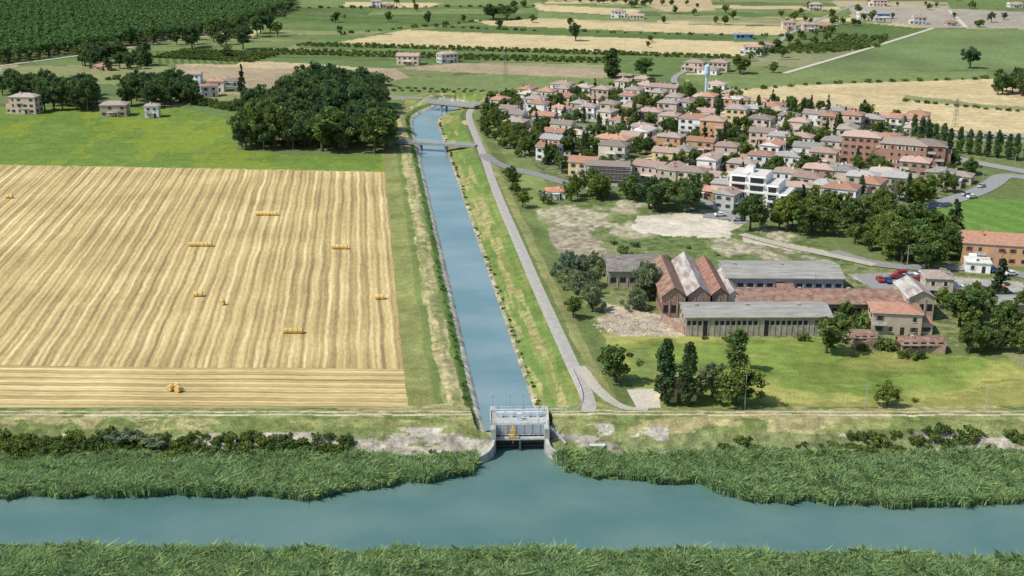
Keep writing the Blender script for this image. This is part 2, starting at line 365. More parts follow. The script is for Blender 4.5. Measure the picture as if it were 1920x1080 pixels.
road("town_street",[(1390,420),(1370,400),(1300,370),(1210,345),(1150,348)],5,asph)
road("town_street",[(1245,288),(1330,300),(1440,330),(1560,352),(1650,378)],5,asph)
road("town_street",[(1000,215),(1100,240),(1200,255),(1300,262),(1420,280),(1560,310),(1650,325),(1790,335)],5,asph)
road("town_street",[(1080,180),(1160,205),(1260,222),(1345,236),(1480,258),(1600,275)],5,asph)
road("main_road",[(1690,402),(1770,380),(1830,362),(1862,345),(1880,328),(1930,334),(2050,350)],8,asph)
road("bypass_road",[(1640,262),(1720,280),(1790,298),(1920,322),(2050,345)],8,asph)
road("far_road",[(893,197),(800,186),(700,178),(560,172),(480,165),(400,160)],5,asph,z=.2)
road("far_road",[(1470,138),(1600,100),(1750,53)],4,gravel)
road("far_road",[(1268,160),(1262,150),(1270,140),(1300,128),(1390,112),(1450,90),(1480,60),(1600,10)],4,asph)
road("farm_track",[(0,124),(200,98),(330,74),(420,66)],4,gravel)
road("farm_track",[(1780,20),(1800,40),(1812,52)],4,gravel)
road("site_track",[(1560,472),(1640,498),(1760,505),(1850,500),(1930,520)],6,asph)
road("factory_track",[(1390,440),(1470,462),(1560,480),(1640,498)],4,gravel)
sheet("gravel_yard",[(1172,731),(1232,729),(1240,768),(1188,768)],.06,gravel)
sheet("car_park",[(1600,515),(1700,512),(1760,530),(1640,545)],.06,asph)
# ---------------------------------------------------------------- water
def water(name,c,rough,wave,sc_):
    m,t,b=newmat(name);tc=t.nodes.new('ShaderNodeTexCoord')
    mp=t.nodes.new('ShaderNodeMapping');mp.inputs['Scale'].default_value=(1,1.6,1);t.links.new(tc.outputs['Object'],mp.inputs[0])
    n=t.nodes.new('ShaderNodeTexNoise');n.inputs['Scale'].default_value=sc_;n.inputs['Detail'].default_value=6;t.links.new(mp.outputs[0],n.inputs['Vector'])
    nb=t.nodes.new('ShaderNodeTexNoise');nb.inputs['Scale'].default_value=.035;nb.inputs['Detail'].default_value=4;t.links.new(mp.outputs[0],nb.inputs['Vector'])
    cr=t.nodes.new('ShaderNodeMix');cr.data_type='RGBA';cr.inputs['A'].default_value=(c[0]*.8,c[1]*.88,c[2]*.88,1);cr.inputs['B'].default_value=(c[0]*1.25,c[1]*1.1,c[2]*1.08,1)
    r=t.nodes.new('ShaderNodeMapRange');r.inputs[1].default_value=.35;r.inputs[2].default_value=.65;t.links.new(nb.outputs[0],r.inputs[0]);t.links.new(r.outputs[0],cr.inputs['Factor'])
    t.links.new(cr.outputs['Result'],b.inputs['Base Color']);b.inputs['Roughness'].default_value=rough;b.inputs['IOR'].default_value=1.33
    bp=t.nodes.new('ShaderNodeBump');bp.inputs['Strength'].default_value=wave;bp.inputs['Distance'].default_value=.12;t.links.new(n.outputs[0],bp.inputs['Height']);t.links.new(bp.outputs[0],b.inputs['Normal'])
    return m
sheet("river",None,ZR,water("river_water",(.095,.18,.165),.12,.5,.9),poly=[(-900,120),(900,120),(900,250),(12,250),(12,256),(-8,256),(-8,250),(-900,250)])
strip("canal_water",CANAL[0:],14,water("canal_water_surface",(.165,.265,.285),.10,.5,1.1),zfix=ZC,step=8)
# ---------------------------------------------------------------- vegetation prototypes
bark=mat("bark",(.10,.08,.06),.9,6,.3)
LG=leafmat("leaves_green",(.135,.200,.052));LP=leafmat("leaves_poplar",(.105,.172,.060));LC=leafmat("leaves_conifer",(.058,.105,.045));LW=leafmat("leaves_willow",(.19,.245,.125));LK=leafmat("leaves_plantation",(.15,.26,.085),hue=.12)
def quads(C,sz,asp=1.0):
    n=len(C);d=RNG.normal(size=(n,3));d/=np.linalg.norm(d,axis=1)[:,None];e=RNG.normal(size=(n,3));e=np.cross(d,e);e/=np.linalg.norm(e,axis=1)[:,None]
    s=np.asarray(sz).reshape(-1,1)*.5;A=d*s*asp;B=e*s
    return np.stack([C-A-B*.35,C+B*.9-A*.2,C+A+B*.2,C-B*.8+A*.3],1).reshape(-1,3)
def tree_mesh(name,kind,H,R,leaf,nclump,nleaf,lm,seed,trunk=.2):
    global RNG
    RNG=np.random.default_rng(seed);rr=random.Random(seed)
    mb=MB();C=[];rad=[]
    if kind=='round':
        lobes=[(rr.uniform(-.45,.45)*R,rr.uniform(-.45,.45)*R,H*rr.uniform(.38,.74),R*rr.uniform(.5,.72)) for _ in range(7)]
        for i in range(nclump):
            lx,ly,lz,lr=lobes[i%7];d=RNG.normal(size=3);d/=np.linalg.norm(d);q=rr.random()**.4
            p=np.array([lx,ly,lz])+d*np.array([lr,lr,lr*.95])*q
            p[2]=max(p[2],H*trunk*1.1);C.append(p);rad.append(R*rr.uniform(.15,.28))
    elif kind=='column':
        for i in range(nclump):
            z=H*(trunk*.5+(1-trunk*.5)*rr.random()**.9*.96);f=(z/H);w=R*min(1,(f/.18))*(1-max(0,(f-.5)/.5)**1.7*.85)
            a_=rr.random()*6.28;q=rr.random()**.5*.8
            C.append(np.array([math.cos(a_)*w*q,math.sin(a_)*w*q,z]));rad.append(w*rr.uniform(.26,.44)+.15)
    elif kind=='cone':
        for i in range(nclump):
            z=H*(.08+.9*rr.random()**1.2);w=R*(1-z/H)**.8;a_=rr.random()*6.28;q=rr.random()**.4*.85
            C.append(np.array([math.cos(a_)*w*q,math.sin(a_)*w*q,z]));rad.append(w*.28+.2)
    elif kind=='bush':
        for i in range(nclump):
            a_=rr.random()*6.28;q=rr.random()**.5*R*.8
            C.append(np.array([math.cos(a_)*q,math.sin(a_)*q,H*rr.uniform(.15,.75)*(1-.4*(q/R))]));rad.append(R*rr.uniform(.2,.34))
    if kind!='bush':
        top=H*(.9 if kind!='round' else .6);mb.cyl((0,0,-.5),(0,0,top*.5),R*.075+.05,R*.05+.03,7);mb.cyl((0,0,top*.5),(rr.uniform(-.2,.2),.1,top),R*.05+.03,.03,6)
        for i in range(7):
            c=C[rr.randrange(len(C))];z0=H*trunk*rr.uniform(.7,1.6);z0=min(z0,c[2]*.9);mb.cyl((0,0,z0),tuple(c),R*.03+.02,.02,5,cap=False)
    P=[];cc=[]
    for c,r in zip(C,rad):
        d=RNG.normal(size=(nleaf,3));d/=np.linalg.norm(d,axis=1)[:,None];q=RNG.random((nleaf,1))**.35
        z=1.35 if kind=='column' else .85
        P.append(c+d*q*r*np.array([1,1,z]));b_=rr.uniform(.62,1.38);y_=rr.uniform(-.12,.12)
        v=b_*(1+.3*(RNG.random(nleaf)-.5));cc.append(np.stack([v*(1+y_),v,v*(1-y_)],-1))
    P=np.concatenate(P);cc=np.concatenate(cc);sz=leaf*RNG.uniform(.6,1.3,len(P))
    LV=quads(P,sz);nv=len(mb.v);V=np.concatenate([np.array(mb.v).reshape(-1,3),LV]) if nv else LV
    Fl=(np.arange(len(LV)).reshape(-1,4)+nv);Fs=[];mi=[]
    bf4=np.array([f for f in mb.f if len(f)==4]).reshape(-1,4).astype(int)
    if len(bf4): Fs.append(bf4);mi+= [0]*len(bf4)
    Fs.append(Fl);mi+=[1]*len(Fl)
    colr=np.concatenate([np.ones((nv,3)),np.repeat(cc,4,0)])
    me=npmesh(name,V,Fs,mi,colr);me.materials.append(bark);me.materials.append(lm);return me
PROT={}
PROT['round']=[tree_mesh("broadleaf",'round',12,5.2,.62,58,68,LG,s) for s in(1,2,3,4,5)]
PROT['big']=[tree_mesh("big_tree",'round',17,6.2,.75,68,64,LP,s,.15) for s in(11,12,13,14)]
PROT['plant']=[tree_mesh("plantation_poplar",'round',15,4.2,.8,40,40,LK,s,.2) for s in(15,16,17)]
PROT['poplar']=[tree_mesh("lombardy",'column',17,2.3,.5,90,50,LP,s,.1) for s in(21,22)]
PROT['cypress']=[tree_mesh("conifer",'cone',13,2.6,.5,60,45,LC,s) for s in(31,32)]
PROT['willow']=[tree_mesh("willow",'round',9,4.6,.5,48,65,LW,s,.08) for s in(41,42)]
PROT['bush']=[tree_mesh("bush",'bush',2.6,2.3,.4,16,42,LG,s) for s in(51,52,53)]
NAMES=dict(round="broadleaf_tree",big="tall_broadleaf_tree",poplar="poplar_tree",cypress="cypress_tree",willow="willow_tree",bush="bush")
BH=dict(round=12.0,big=17.2,plant=15,poplar=17,cypress=13,willow=9.5,bush=2.5);BR_=dict(round=5.0,big=6.2,plant=4.2,poplar=2.2,cypress=2.6,willow=4.6,bush=2.3)
def tree(kind,x,y,h,w=None):
    me=random.choice(PROT[kind]);o=bpy.data.objects.new(NAMES[kind],me);S.collection.objects.link(o)
    s=h/BH[kind];sw=s if w is None else w/2/BR_[kind]
    o.location=(x,y,hz(x,y)-.1);o.scale=(sw,sw*random.uniform(.92,1.08),s);o.rotation_euler=(0,0,random.random()*6.28);return o
def tpx(kind,u,v,hpx,wpx=None,z=0):
    s=(v+212)/122;x,y=g(u,v,z);w=None if wpx is None else wpx/s
    y+= (w or 6)*.35
    return tree(kind,x,y,hpx/s/.93,w)
def protcol(name,meshes):
    c=bpy.data.collections.new(name)
    for m in meshes: c.objects.link(bpy.data.objects.new(m.name+"_leafage",m))
    return c
PC={k:protcol("proto_"+k,v) for k,v in PROT.items()}
def scatter(name,pts,scl,coln,cnt,sxy=None):
    n=len(pts);me=bpy.data.meshes.new(name);me.vertices.add(n);me.vertices.foreach_set('co',np.asarray(pts,np.float32).ravel())
    sv_=np.stack([scl*(sxy if sxy is not None else 1)]*2+[scl],-1).astype(np.float32)
    a1=me.attributes.new('vscale','FLOAT_VECTOR','POINT');a1.data.foreach_set('vector',sv_.ravel())
    rv=np.zeros((n,3),np.float32);rv[:,2]=RNG.random(n)*6.28;a2=me.attributes.new('vrot','FLOAT_VECTOR','POINT');a2.data.foreach_set('vector',rv.ravel())
    a3=me.attributes.new('vidx','INT','POINT');a3.data.foreach_set('value',RNG.integers(0,cnt,n).astype(np.int32))
    o=bpy.data.objects.new(name,me);S.collection.objects.link(o)
    ng=bpy.data.node_groups.new(name+"_nodes",'GeometryNodeTree')
    ng.interface.new_socket('Geometry',in_out='INPUT',socket_type='NodeSocketGeometry');ng.interface.new_socket('Geometry',in_out='OUTPUT',socket_type='NodeSocketGeometry')
    N=ng.nodes;gi=N.new('NodeGroupInput');go=N.new('NodeGroupOutput');ip=N.new('GeometryNodeInstanceOnPoints');ci_=N.new('GeometryNodeCollectionInfo')
    ci_.inputs['Collection'].default_value=coln;ci_.inputs['Separate Children'].default_value=True;ci_.inputs['Reset Children'].default_value=True
    def na(nm,ty):
        q=N.new('GeometryNodeInputNamedAttribute');q.data_type=ty;q.inputs['Name'].default_value=nm
        return [s_ for s_ in q.outputs if s_.enabled and s_.name=='Attribute'][0]
    l=ng.links.new;l(gi.outputs[0],ip.inputs['Points']);l(ci_.outputs[0],ip.inputs['Instance']);ip.inputs['Pick Instance'].default_value=True
    l(na('vidx','INT'),ip.inputs['Instance Index']);l(na('vrot','FLOAT_VECTOR'),ip.inputs['Rotation']);l(na('vscale','FLOAT_VECTOR'),ip.inputs['Scale'])
    l(ip.outputs[0],go.inputs[0]);md=o.modifiers.new("scatter",'NODES');md.node_group=ng;return o
def polypts(P,spacing,jit=.5,ang=0.0):
    P=np.array(P);mn=P.min(0)-20;mx=P.max(0)+20;c=(mn+mx)/2;r=np.hypot(*(mx-mn))/2
    a_=np.arange(-r,r,spacing);A,B=np.meshgrid(a_,a_);A=A.ravel()+RNG.uniform(-jit,jit,A.size)*spacing;B=B.ravel()+RNG.uniform(-jit,jit,B.size)*spacing
    X_=c[0]+A*math.cos(ang)-B*math.sin(ang);Y_=c[1]+A*math.sin(ang)+B*math.cos(ang)
    m=inpoly(X_,Y_,[tuple(p) for p in P]);return X_[m],Y_[m]
def grove(name,px,spacing,kind,h,hv=.2,jit=.5,ang=0,z=0,poly=None,sxy=1.0):
    x,y=polypts(poly or gp(px,z),spacing,jit,ang);zz=height(x,y)-.1
    s=h/BH[kind]*RNG.uniform(1-hv,1+hv,len(x));return scatter(name,np.stack([x,y,zz],-1),s,PC[kind],len(PROT[kind]),sxy)
def row(name,px,spacing,kind,h,hv=.2,z=0,jit=.2,sxy=1.0,rows=1,rs=4):
    P=np.array(densify(gp(px,z),spacing))
    A=[]
    T=np.gradient(P,axis=0);T/=np.linalg.norm(T,axis=1)[:,None];Nn=np.stack([-T[:,1],T[:,0]],-1)
    for r in range(rows): A.append(P+Nn*r*rs)
    P=np.concatenate(A);P=P+RNG.uniform(-jit,jit,P.shape)*spacing
    zz=height(P[:,0],P[:,1])-.1;s=h/BH[kind]*RNG.uniform(1-hv,1+hv,len(P))
    return scatter(name,np.stack([P[:,0],P[:,1],zz],-1),s,PC[kind],len(PROT[kind]),sxy)
# ---- plantation & groves
grove("poplar_plantation",[(-400,140),(0,121),(170,98),(330,74),(430,58),(545,22),(560,-30),(-400,-60)],6.6,'plant',13,.07,.10,.35,sxy=1.05)
grove("tree_mass",[(450,283),(455,215),(520,200),(560,192),(700,215),(740,262),(735,292),(600,284),(520,280)],7,'big',13.5,.3)
grove("tree_mass",[(535,205),(560,178),(640,175),(710,200),(715,240),(560,235)],7.5,'big',20,.2)
grove("tree_mass",[(80,208),(85,180),(180,178),(185,208)],7,'big',15,.2)
grove("tree_mass",[(0,190),(0,172),(90,165),(100,180)],8,'big',13,.25)
grove("tree_mass",[(235,200),(240,172),(360,172),(368,198),(300,205)],7.5,'big',14,.3)
grove("tree_mass",[(130,125),(230,112),(290,118),(290,130),(150,135)],12,'big',13,.3)
grove("tree_mass",[(340,88),(370,62),(520,62),(530,72),(460,80),(350,94)],16,'big',15,.3)
row("orchard_row",[(480,100),(700,106),(900,112),(1130,118)],5,'bush',2.8,.2,rows=3,rs=9,sxy=.9)
row("orchard_row",[(560,86),(740,90),(1000,98),(1380,110)],5,'bush',2.8,.2,rows=2,rs=10)
row("orchard_row",[(290,108),(470,116)],4,'bush',3,.2,rows=6,rs=8)
row("vineyard_rows",[(740,170),(900,176)],5,'bush',1.6,.2,rows=2,rs=9)
row("hedge_row",[(0,165),(200,150),(330,142)],7,'bush',4,.5)
row("hedge_row",[(345,190),(450,210)],6,'bush',3.4,.3,rows=3)
row("hedge_row",[(1430,100),(1560,98),(1640,88),(1660,70)],6,'bush',3.2,.3,rows=5,rs=8)
row("hedge_row",[(800,50),(1000,58)],8,'bush',2.4,.3)
row("hedge_row",[(640,64),(900,40),(1000,36)],12,'bush',3.2,.4)
row("hedge_row",[(540,16),(760,14),(1000,12)],10,'bush',3.0,.4)
row("hedge_row",[(1100,60),(1300,66),(1460,68)],10,'bush',2.4,.4)
row("hedge_row",[(1020,2),(1240,10)],12,'round',8,.3)
row("hedge_row",[(1700,190),(1850,205),(1990,215)],5,'bush',2,.3)
row("hedge_row",[(1350,172),(1480,162),(1600,156),(1850,148)],9,'bush',2.2,.5)
row("poplar_row",[(1712,268),(1780,285),(1850,294),(1925,304),(2100,330)],4.2,'poplar',13,.12,sxy=1.1,jit=.1)
grove("tree_mass",[(1850,180),(1860,165),(1990,165),(1990,185)],8,'big',14,.2)
grove("tree_mass",[(1440,440),(1560,450),(1690,492),(1790,500),(1780,455),(1720,420),(1640,405),(1560,412),(1470,420)],7.6,'round',10.5,.35)
grove("tree_mass",[(1215,402),(1215,372),(1300,368),(1310,398)],7,'big',12.5,.2)
grove("tree_mass",[(1060,378),(1080,358),(1190,362),(1200,380)],7,'round',8.5,.3)
grove("tree_mass",[(905,268),(900,215),(930,212),(985,268),(1010,300),(975,296)],7,'round',7,.35)
grove("tree_mass",[(950,365),(945,335),(965,335),(985,385),(970,388)],6,'round',7,.25)
grove("bush_mass",[(1200,370),(1250,355),(1210,350)],5,'bush',4)
grove("bush_mass",[(1130,480),(1240,492),(1300,500),(1290,488),(1160,470)],7,'bush',2.6)
grove("bush_mass",[(1010,440),(1200,450),(1480,480),(1600,510),(1400,490),(1130,478)],13,'bush',1.5,.5)
grove("tree_mass",[(1045,545),(1055,505),(1120,498),(1135,530),(1100,560)],7,'willow',8,.25)
grove("tree_mass",[(1175,590),(1180,545),(1235,540),(1232,590)],7,'willow',8,.2)
grove("tree_mass",[(1770,640),(1770,600),(1850,590),(1925,610),(1990,650),(1870,680),(1790,670)],7.6,'round',8.5,.35)
grove("bush_mass",[(1600,660),(1620,640),(1760,650),(1780,680),(1640,670)],6,'bush',3.2,.4)
grove("bush_mass",[(1570,600),(1600,580),(1640,590),(1640,625),(1590,640)],6,'bush',3.6,.4)
grove("bush_mass",[(1280,640),(1560,640),(1560,634),(1285,633)],5,'bush',1.6,.6)
grove("tree_mass",[(1760,580),(1780,560),(1925,580),(1990,600),(1850,600)],9,'round',7,.3)
pts=[]
for _ in range(200):
    u=random.uniform(500,2100);v=random.choice([random.uniform(-30,50),random.uniform(0,90)]);pts.append(g(u,v))
pts=np.array(pts);keep=~inpoly(pts[:,0],pts[:,1],gp([(1465,140),(1600,90),(1745,50),(2200,50),(2200,135)]));pts=pts[keep]
i1=RNG.random(len(pts))<.4;pts=pts[i1]
scatter("distant_trees",np.stack([pts[:,0],pts[:,1],pts[:,0]*0],-1),RNG.uniform(.35,.85,len(pts)),PC['round'],5)
row("distant_trees",[(1480,30),(1560,48),(1650,40)],13,'round',8,.3,jit=1.2)
row("distant_trees",[(1370,110),(1440,105),(1500,85),(1560,60)],14,'round',7,.3,jit=1)
row("distant_trees",[(1150,4),(1300,14)],16,'round',7,.3,jit=1)
# ---- individual trees
for a_ in [('round',1157,728,76,76),('poplar',1248,764,128,42),('poplar',1290,766,124,36),('poplar',1383,704,88,42),('willow',1338,752,72,56),('round',1385,772,86,100),
  ('round',1668,770,46,54),('round',1556,672,78,80),('round',1075,604,42,38),('willow',1112,590,60,52),('willow',1212,570,88,60),('round',1310,626,40,30),('willow',1060,528,52,58),
  ('willow',1118,520,46,42),('round',1416,556,30,30),('round',1592,604,40,32),('round',1808,622,76,80),('cypress',1880,560,70,46),('cypress',1795,470,84,50),('round',1700,500,80,84),('round',1745,512,70,74),
  ('poplar',1148,148,54,34),('big',1212,145,38,42),('big',1080,78,36,30),('big',802,48,28,16),('big',925,38,30,44),('big',950,38,28,44),('cypress',453,175,50,20),('poplar',272,125,44,26),
  ('big',155,125,48,40),('big',215,120,46,46),('big',357,93,48,38),('big',453,95,48,42),('big',413,88,26,22),('big',245,88,40,36),('big',285,85,36,30),('big',330,85,24,20),('round',423,110,20,28),
  ('big',597,160,34,60),('round',714,163,24,42),('big',1823,130,42,36),('round',1450,138,20,22),('round',1390,140,34,44),('round',1838,52,14,22),('round',1190,15,14,16),
  ('big',1240,400,60,70),('big',1290,402,58,56),('round',1120,378,44,40),('round',1410,438,72,60),('round',1368,360,34,34),('cypress',1505,400,50,30),('cypress',1790,460,80,44),
  ('big',25,190,50,46),('round',510,282,90,70),('round',600,290,80,90),('round',700,294,82,80),('round',467,284,86,44),('big',160,212,70,44),
  ('willow',1020,385,26,34),('round',960,360,44,30),('round',980,392,30,30),('round',1465,392,24,30),('round',1825,330,30,36),('round',1730,390,60,60),('round',1690,380,40,40)]:
    tpx(*a_)
for a_ in [('willow',212,850,34,60),('willow',290,852,28,70),('willow',240,845,24,60),('bush',1290,862,26,34),('bush',1232,920,14,22),('bush',1714,773,10,14)]:
    tpx(*a_,z=-2.5)
# ---------------------------------------------------------------- reeds
RD=leafmat("reed_leaves",(.325,.475,.20),.45,.16)
def reedmesh(seed,nb=44,H=2.1,R=.75):
    r=np.random.default_rng(seed);b0=np.stack([r.normal(0,R*.5,nb),r.normal(0,R*.5,nb),np.zeros(nb)],-1)
    a_=r.random(nb)*6.28;w=np.stack([np.cos(a_),np.sin(a_),a_*0],-1)*r.uniform(.05,.12,nb)[:,None]
    h=r.uniform(.6,1.05,nb)*H;ln=r.normal(0,.30,(nb,2))*h[:,None]
    mid=b0+np.stack([ln[:,0]*.3,ln[:,1]*.3,h*.7],-1);top=b0+np.stack([ln[:,0]*1.3+.15,ln[:,1]*1.3,h],-1)
    V=np.stack([b0-w*.6,b0+w*.6,mid+w*1.2,top,mid-w*1.2],1).reshape(-1,3);Fq=np.arange(nb*5).reshape(-1,5)
    c=r.uniform(.65,1.35,nb);tint_=r.uniform(-.1,.14,nb);C=np.stack([c*(1+tint_),c,c*(1-tint_)],-1);C=np.repeat(C,5,0)
    me=npmesh("reed_clump",V,[Fq],col=C);me.materials.append(RD);return me
RC=protcol("proto_reed",[reedmesh(s) for s in range(6)])
def reeds(name,poly,sp,h0=1.0):
    x,y=polypts(poly,sp,.6);zz=height(x,y);m=zz>-5;x,y,zz=x[m],y[m],zz[m]
    s=(.45+.85*fbm(x*.13,y*.13,71,3)+.35*(fbm(x*.45,y*.45,73,2)-.5))*h0*RNG.uniform(.85,1.2,len(x));keep=fbm(x*.3,y*.3,75,2)>.2
    return scatter(name,np.stack([x,y,zz-.15],-1)[keep],s[keep],RC,6,1.15)
reeds("reed_bed",[(-150,214),(-150,247.0),(-8,246),(-9,238),(-6,225),(-30,214)],.70)
reeds("reed_bed",[(10,247),(150,247),(150,200),(60,205),(20,220),(9.5,240)],.70)
reeds("reed_bed",[(-120,168),(-120,212),(125,212),(125,168)],.68)
def shrubs(name,poly,sp,h,kind='bush',hv=.4,thr=.45,sd_=81):
    x,y=polypts(poly,sp,.6);m=fbm(x*.08,y*.15,sd_,3)>thr;x,y=x[m],y[m];zz=height(x,y)-.1
    m=zz>-5;x,y,zz=x[m],y[m],zz[m]
    scatter(name,np.stack([x,y,zz],-1),h/BH[kind]*RNG.uniform(1-hv,1+hv,len(x)),PC[kind],len(PROT[kind]),1.1)
shrubs("shrub_mass",[(-120,245),(-120,252.5),(-34,252),(-34,246)],1.9,1.9,thr=.38,hv=.55)
shrubs("shrub_mass",[(-34,246),(-34,250),(-14,247.5),(-14,246)],2.2,1.1,thr=.5)
shrubs("shrub_mass",[(14,246),(14,249),(120,252),(120,245)],2.4,1.2,thr=.5,hv=.5)
shrubs("shrub_mass",[(44,245),(46,251),(130,256),(130,245)],2.0,1.5,thr=.42,sd_=83,hv=.5)
P=np.array(densify(CANAL[1:5],1.3));nrm=np.array([.993,.118])
A=np.concatenate([P+nrm*(7.2+RNG.random((len(P),1))*1.0),P-nrm*(8.6+RNG.random((len(P),1))*1.5)]);A=A[(RNG.random(len(A))<.5)&(fbm(A[:,0]*.1,A[:,1]*.1,77,2)>.42)]
scatter("bank_vegetation",np.stack([A[:,0],A[:,1],height(A[:,0],A[:,1])-.1],-1),RNG.uniform(.1,.36,len(A)),PC['bush'],3)
print("veg done")
# ---------------------------------------------------------------- houses
WALL={k:mat("stucco_"+k,c,.9,.5,.1) for k,c in dict(white=(.80,.785,.75),cream=(.72,.64,.50),yellow=(.70,.56,.30),orange=(.58,.34,.19),pink=(.64,.48,.39),brick=(.36,.21,.145),grey=(.48,.47,.45),tan=(.48,.40,.30)).items()}
WK=dict(w='white',c='cream',y='yellow',o='orange',p='pink',b='brick',g='grey',t='tan')
def tilemat(name,c):
    m,t,b=newmat(name);tc=t.nodes.new('ShaderNodeTexCoord');oi=t.nodes.new('ShaderNodeObjectInfo')
    n=t.nodes.new('ShaderNodeTexNoise');n.inputs['Scale'].default_value=1.2;n.inputs['Detail'].default_value=8;n.inputs['Roughness'].default_value=.75;t.links.new(tc.outputs['Object'],n.inputs['Vector'])
    cr=t.nodes.new('ShaderNodeValToRGB');e=cr.color_ramp.elements;e[0].position=.32;e[0].color=(c[0]*.6,c[1]*.64,c[2]*.68,1);e[1].position=.68;e[1].color=(c[0]*1.25,c[1]*1.28,c[2]*1.28,1);t.links.new(n.outputs[0],cr.inputs[0])
    w=t.nodes.new('ShaderNodeTexWave');w.inputs['Scale'].default_value=1.3;w.inputs['Distortion'].default_value=.6;t.links.new(tc.outputs['Object'],w.inputs['Vector'])
    r=t.nodes.new('ShaderNodeMapRange');r.inputs[3].default_value=.85;r.inputs[4].default_value=1.1;t.links.new(w.outputs['Fac'],r.inputs[0])
    r2=t.nodes.new('ShaderNodeMapRange');r2.inputs[3].default_value=.72;r2.inputs[4].default_value=1.28;t.links.new(oi.outputs['Random'],r2.inputs[0])
    mu=t.nodes.new('ShaderNodeMath');mu.operation='MULTIPLY';t.links.new(r.outputs[0],mu.inputs[0]);t.links.new(r2.outputs[0],mu.inputs[1])
    mx=t.nodes.new('ShaderNodeVectorMath');mx.operation='SCALE';t.links.new(cr.outputs[0],mx.inputs[0]);t.links.new(mu.outputs[0],mx.inputs['Scale']);t.links.new(mx.outputs[0],b.inputs['Base Color']);b.inputs['Roughness'].default_value=.9
    bp=t.nodes.new('ShaderNodeBump');bp.inputs['Strength'].default_value=.4;bp.inputs['Distance'].default_value=.08;t.links.new(w.outputs['Fac'],bp.inputs['Height']);t.links.new(bp.outputs[0],b.inputs['Normal'])
    return m
TILES=[tilemat("clay_tiles_rose",(.42,.285,.225)),tilemat("clay_tiles_terracotta",(.46,.235,.15)),tilemat("clay_tiles_brown",(.31,.235,.19)),tilemat("clay_tiles_pale",(.50,.40,.325)),tilemat("clay_tiles_grey",(.36,.325,.295))]
REDT=tilemat("clay_tiles_orange",(.50,.20,.11))
glass=mat("window_glass",(.03,.035,.045),.15,1,.1,spec=.6);shut_b=mat("shutter_brown",(.16,.09,.05),.7);shut_g=mat("shutter_green",(.06,.12,.07),.7);trim=mat("stone_trim",(.55,.53,.48),.8)
def wins(mb,x0,x1,y,st,sh,axis,sgn,rr,door=False,bal=False):
    Lw=x1-x0;n=max(1,int(Lw/3.0));sp=Lw/n
    for s_ in range(st):
        for i in range(n):
            c=x0+sp*(i+.5);z0=s_*sh+.95;z1=z0+1.35;hw=.5
            if s_==0 and door and i==n//2: z0=.05;z1=2.25;hw=.55
            elif rr.random()<.12: continue
            def q(a0,a1,za,zb,off,m):
                yy=y+sgn*off
                if axis=='x': mb.box(a0,a1,min(y,yy),max(y,yy),za,zb,m)
                else: mb.box(min(y,yy),max(y,yy),a0,a1,za,zb,m)
            q(c-hw-.1,c+hw+.1,z0-.12,z0-.003,.12,4) if not(s_==0 and door and i==n//2) else None
            q(c-hw,c+hw,z0,z1,.03,2)
            if rr.random()<.75 and z0>.1: q(c-hw-.5,c-hw-.003,z0,z1,.06,3);q(c+hw+.003,c+hw+.5,z0,z1,.06,3)
        if bal and s_>0:
            k=rr.randrange(n);c=x0+sp*(k+.5);w=min(1.8,sp*.6);zz=s_*sh
            if axis=='x':
                a_,b_=sorted((y,y+sgn*1.3));mb.box(c-w,c+w,a_,b_,zz-.08,zz+.08,4);a2,b2=sorted((y+sgn*1.3,y+sgn*1.38));mb.box(c-w,c+w,a2,b2,zz-.05,zz+.95,4)
def roofs(mb,hw,hd,e,roof,pitch,ov,rr,chim=True,ox=0,oy=0):
    W_=hw+ov;D_=hd+ov;lx=hw>=hd; a_,b_=(W_,D_) if lx else (D_,W_);rz=e+.18+b_*pitch
    def T(p):
        q=p if lx else (p[1],-p[0],p[2]);return (q[0]+ox,q[1]+oy,q[2])
    z1=e+.18;ins=b_ if roof=='h' else 0
    mb.box(ox-W_,ox+W_,oy-D_,oy+D_,e,z1-.003,4)
    R1=(-a_+ins,0,rz);R2=(a_-ins,0,rz)
    if roof=='h' and a_-ins<.3: R1=(-.15,0,rz);R2=(.15,0,rz)
    c=[(-a_,-b_,z1),(a_,-b_,z1),(a_,b_,z1),(-a_,b_,z1)]
    mb.face([T(c[0]),T(c[1]),T(R2),T(R1)],1);mb.face([T(c[2]),T(c[3]),T(R1),T(R2)],1)
    mm_=1 if roof=='h' else 0
    mb.face([T(c[3]),T(c[0]),T(R1)],mm_);mb.face([T(c[1]),T(c[2]),T(R2)],mm_)
    if chim:
        for _ in range(rr.choice([1,1,2])):
            cx=ox+rr.uniform(-.5,.5)*hw;cy=oy+rr.uniform(-.4,.4)*hd;mb.box(cx-.35,cx+.35,cy-.3,cy+.3,z1,rz+.6,0,4);mb.box(cx-.45,cx+.45,cy-.4,cy+.4,rz+.603,rz+.72,1)
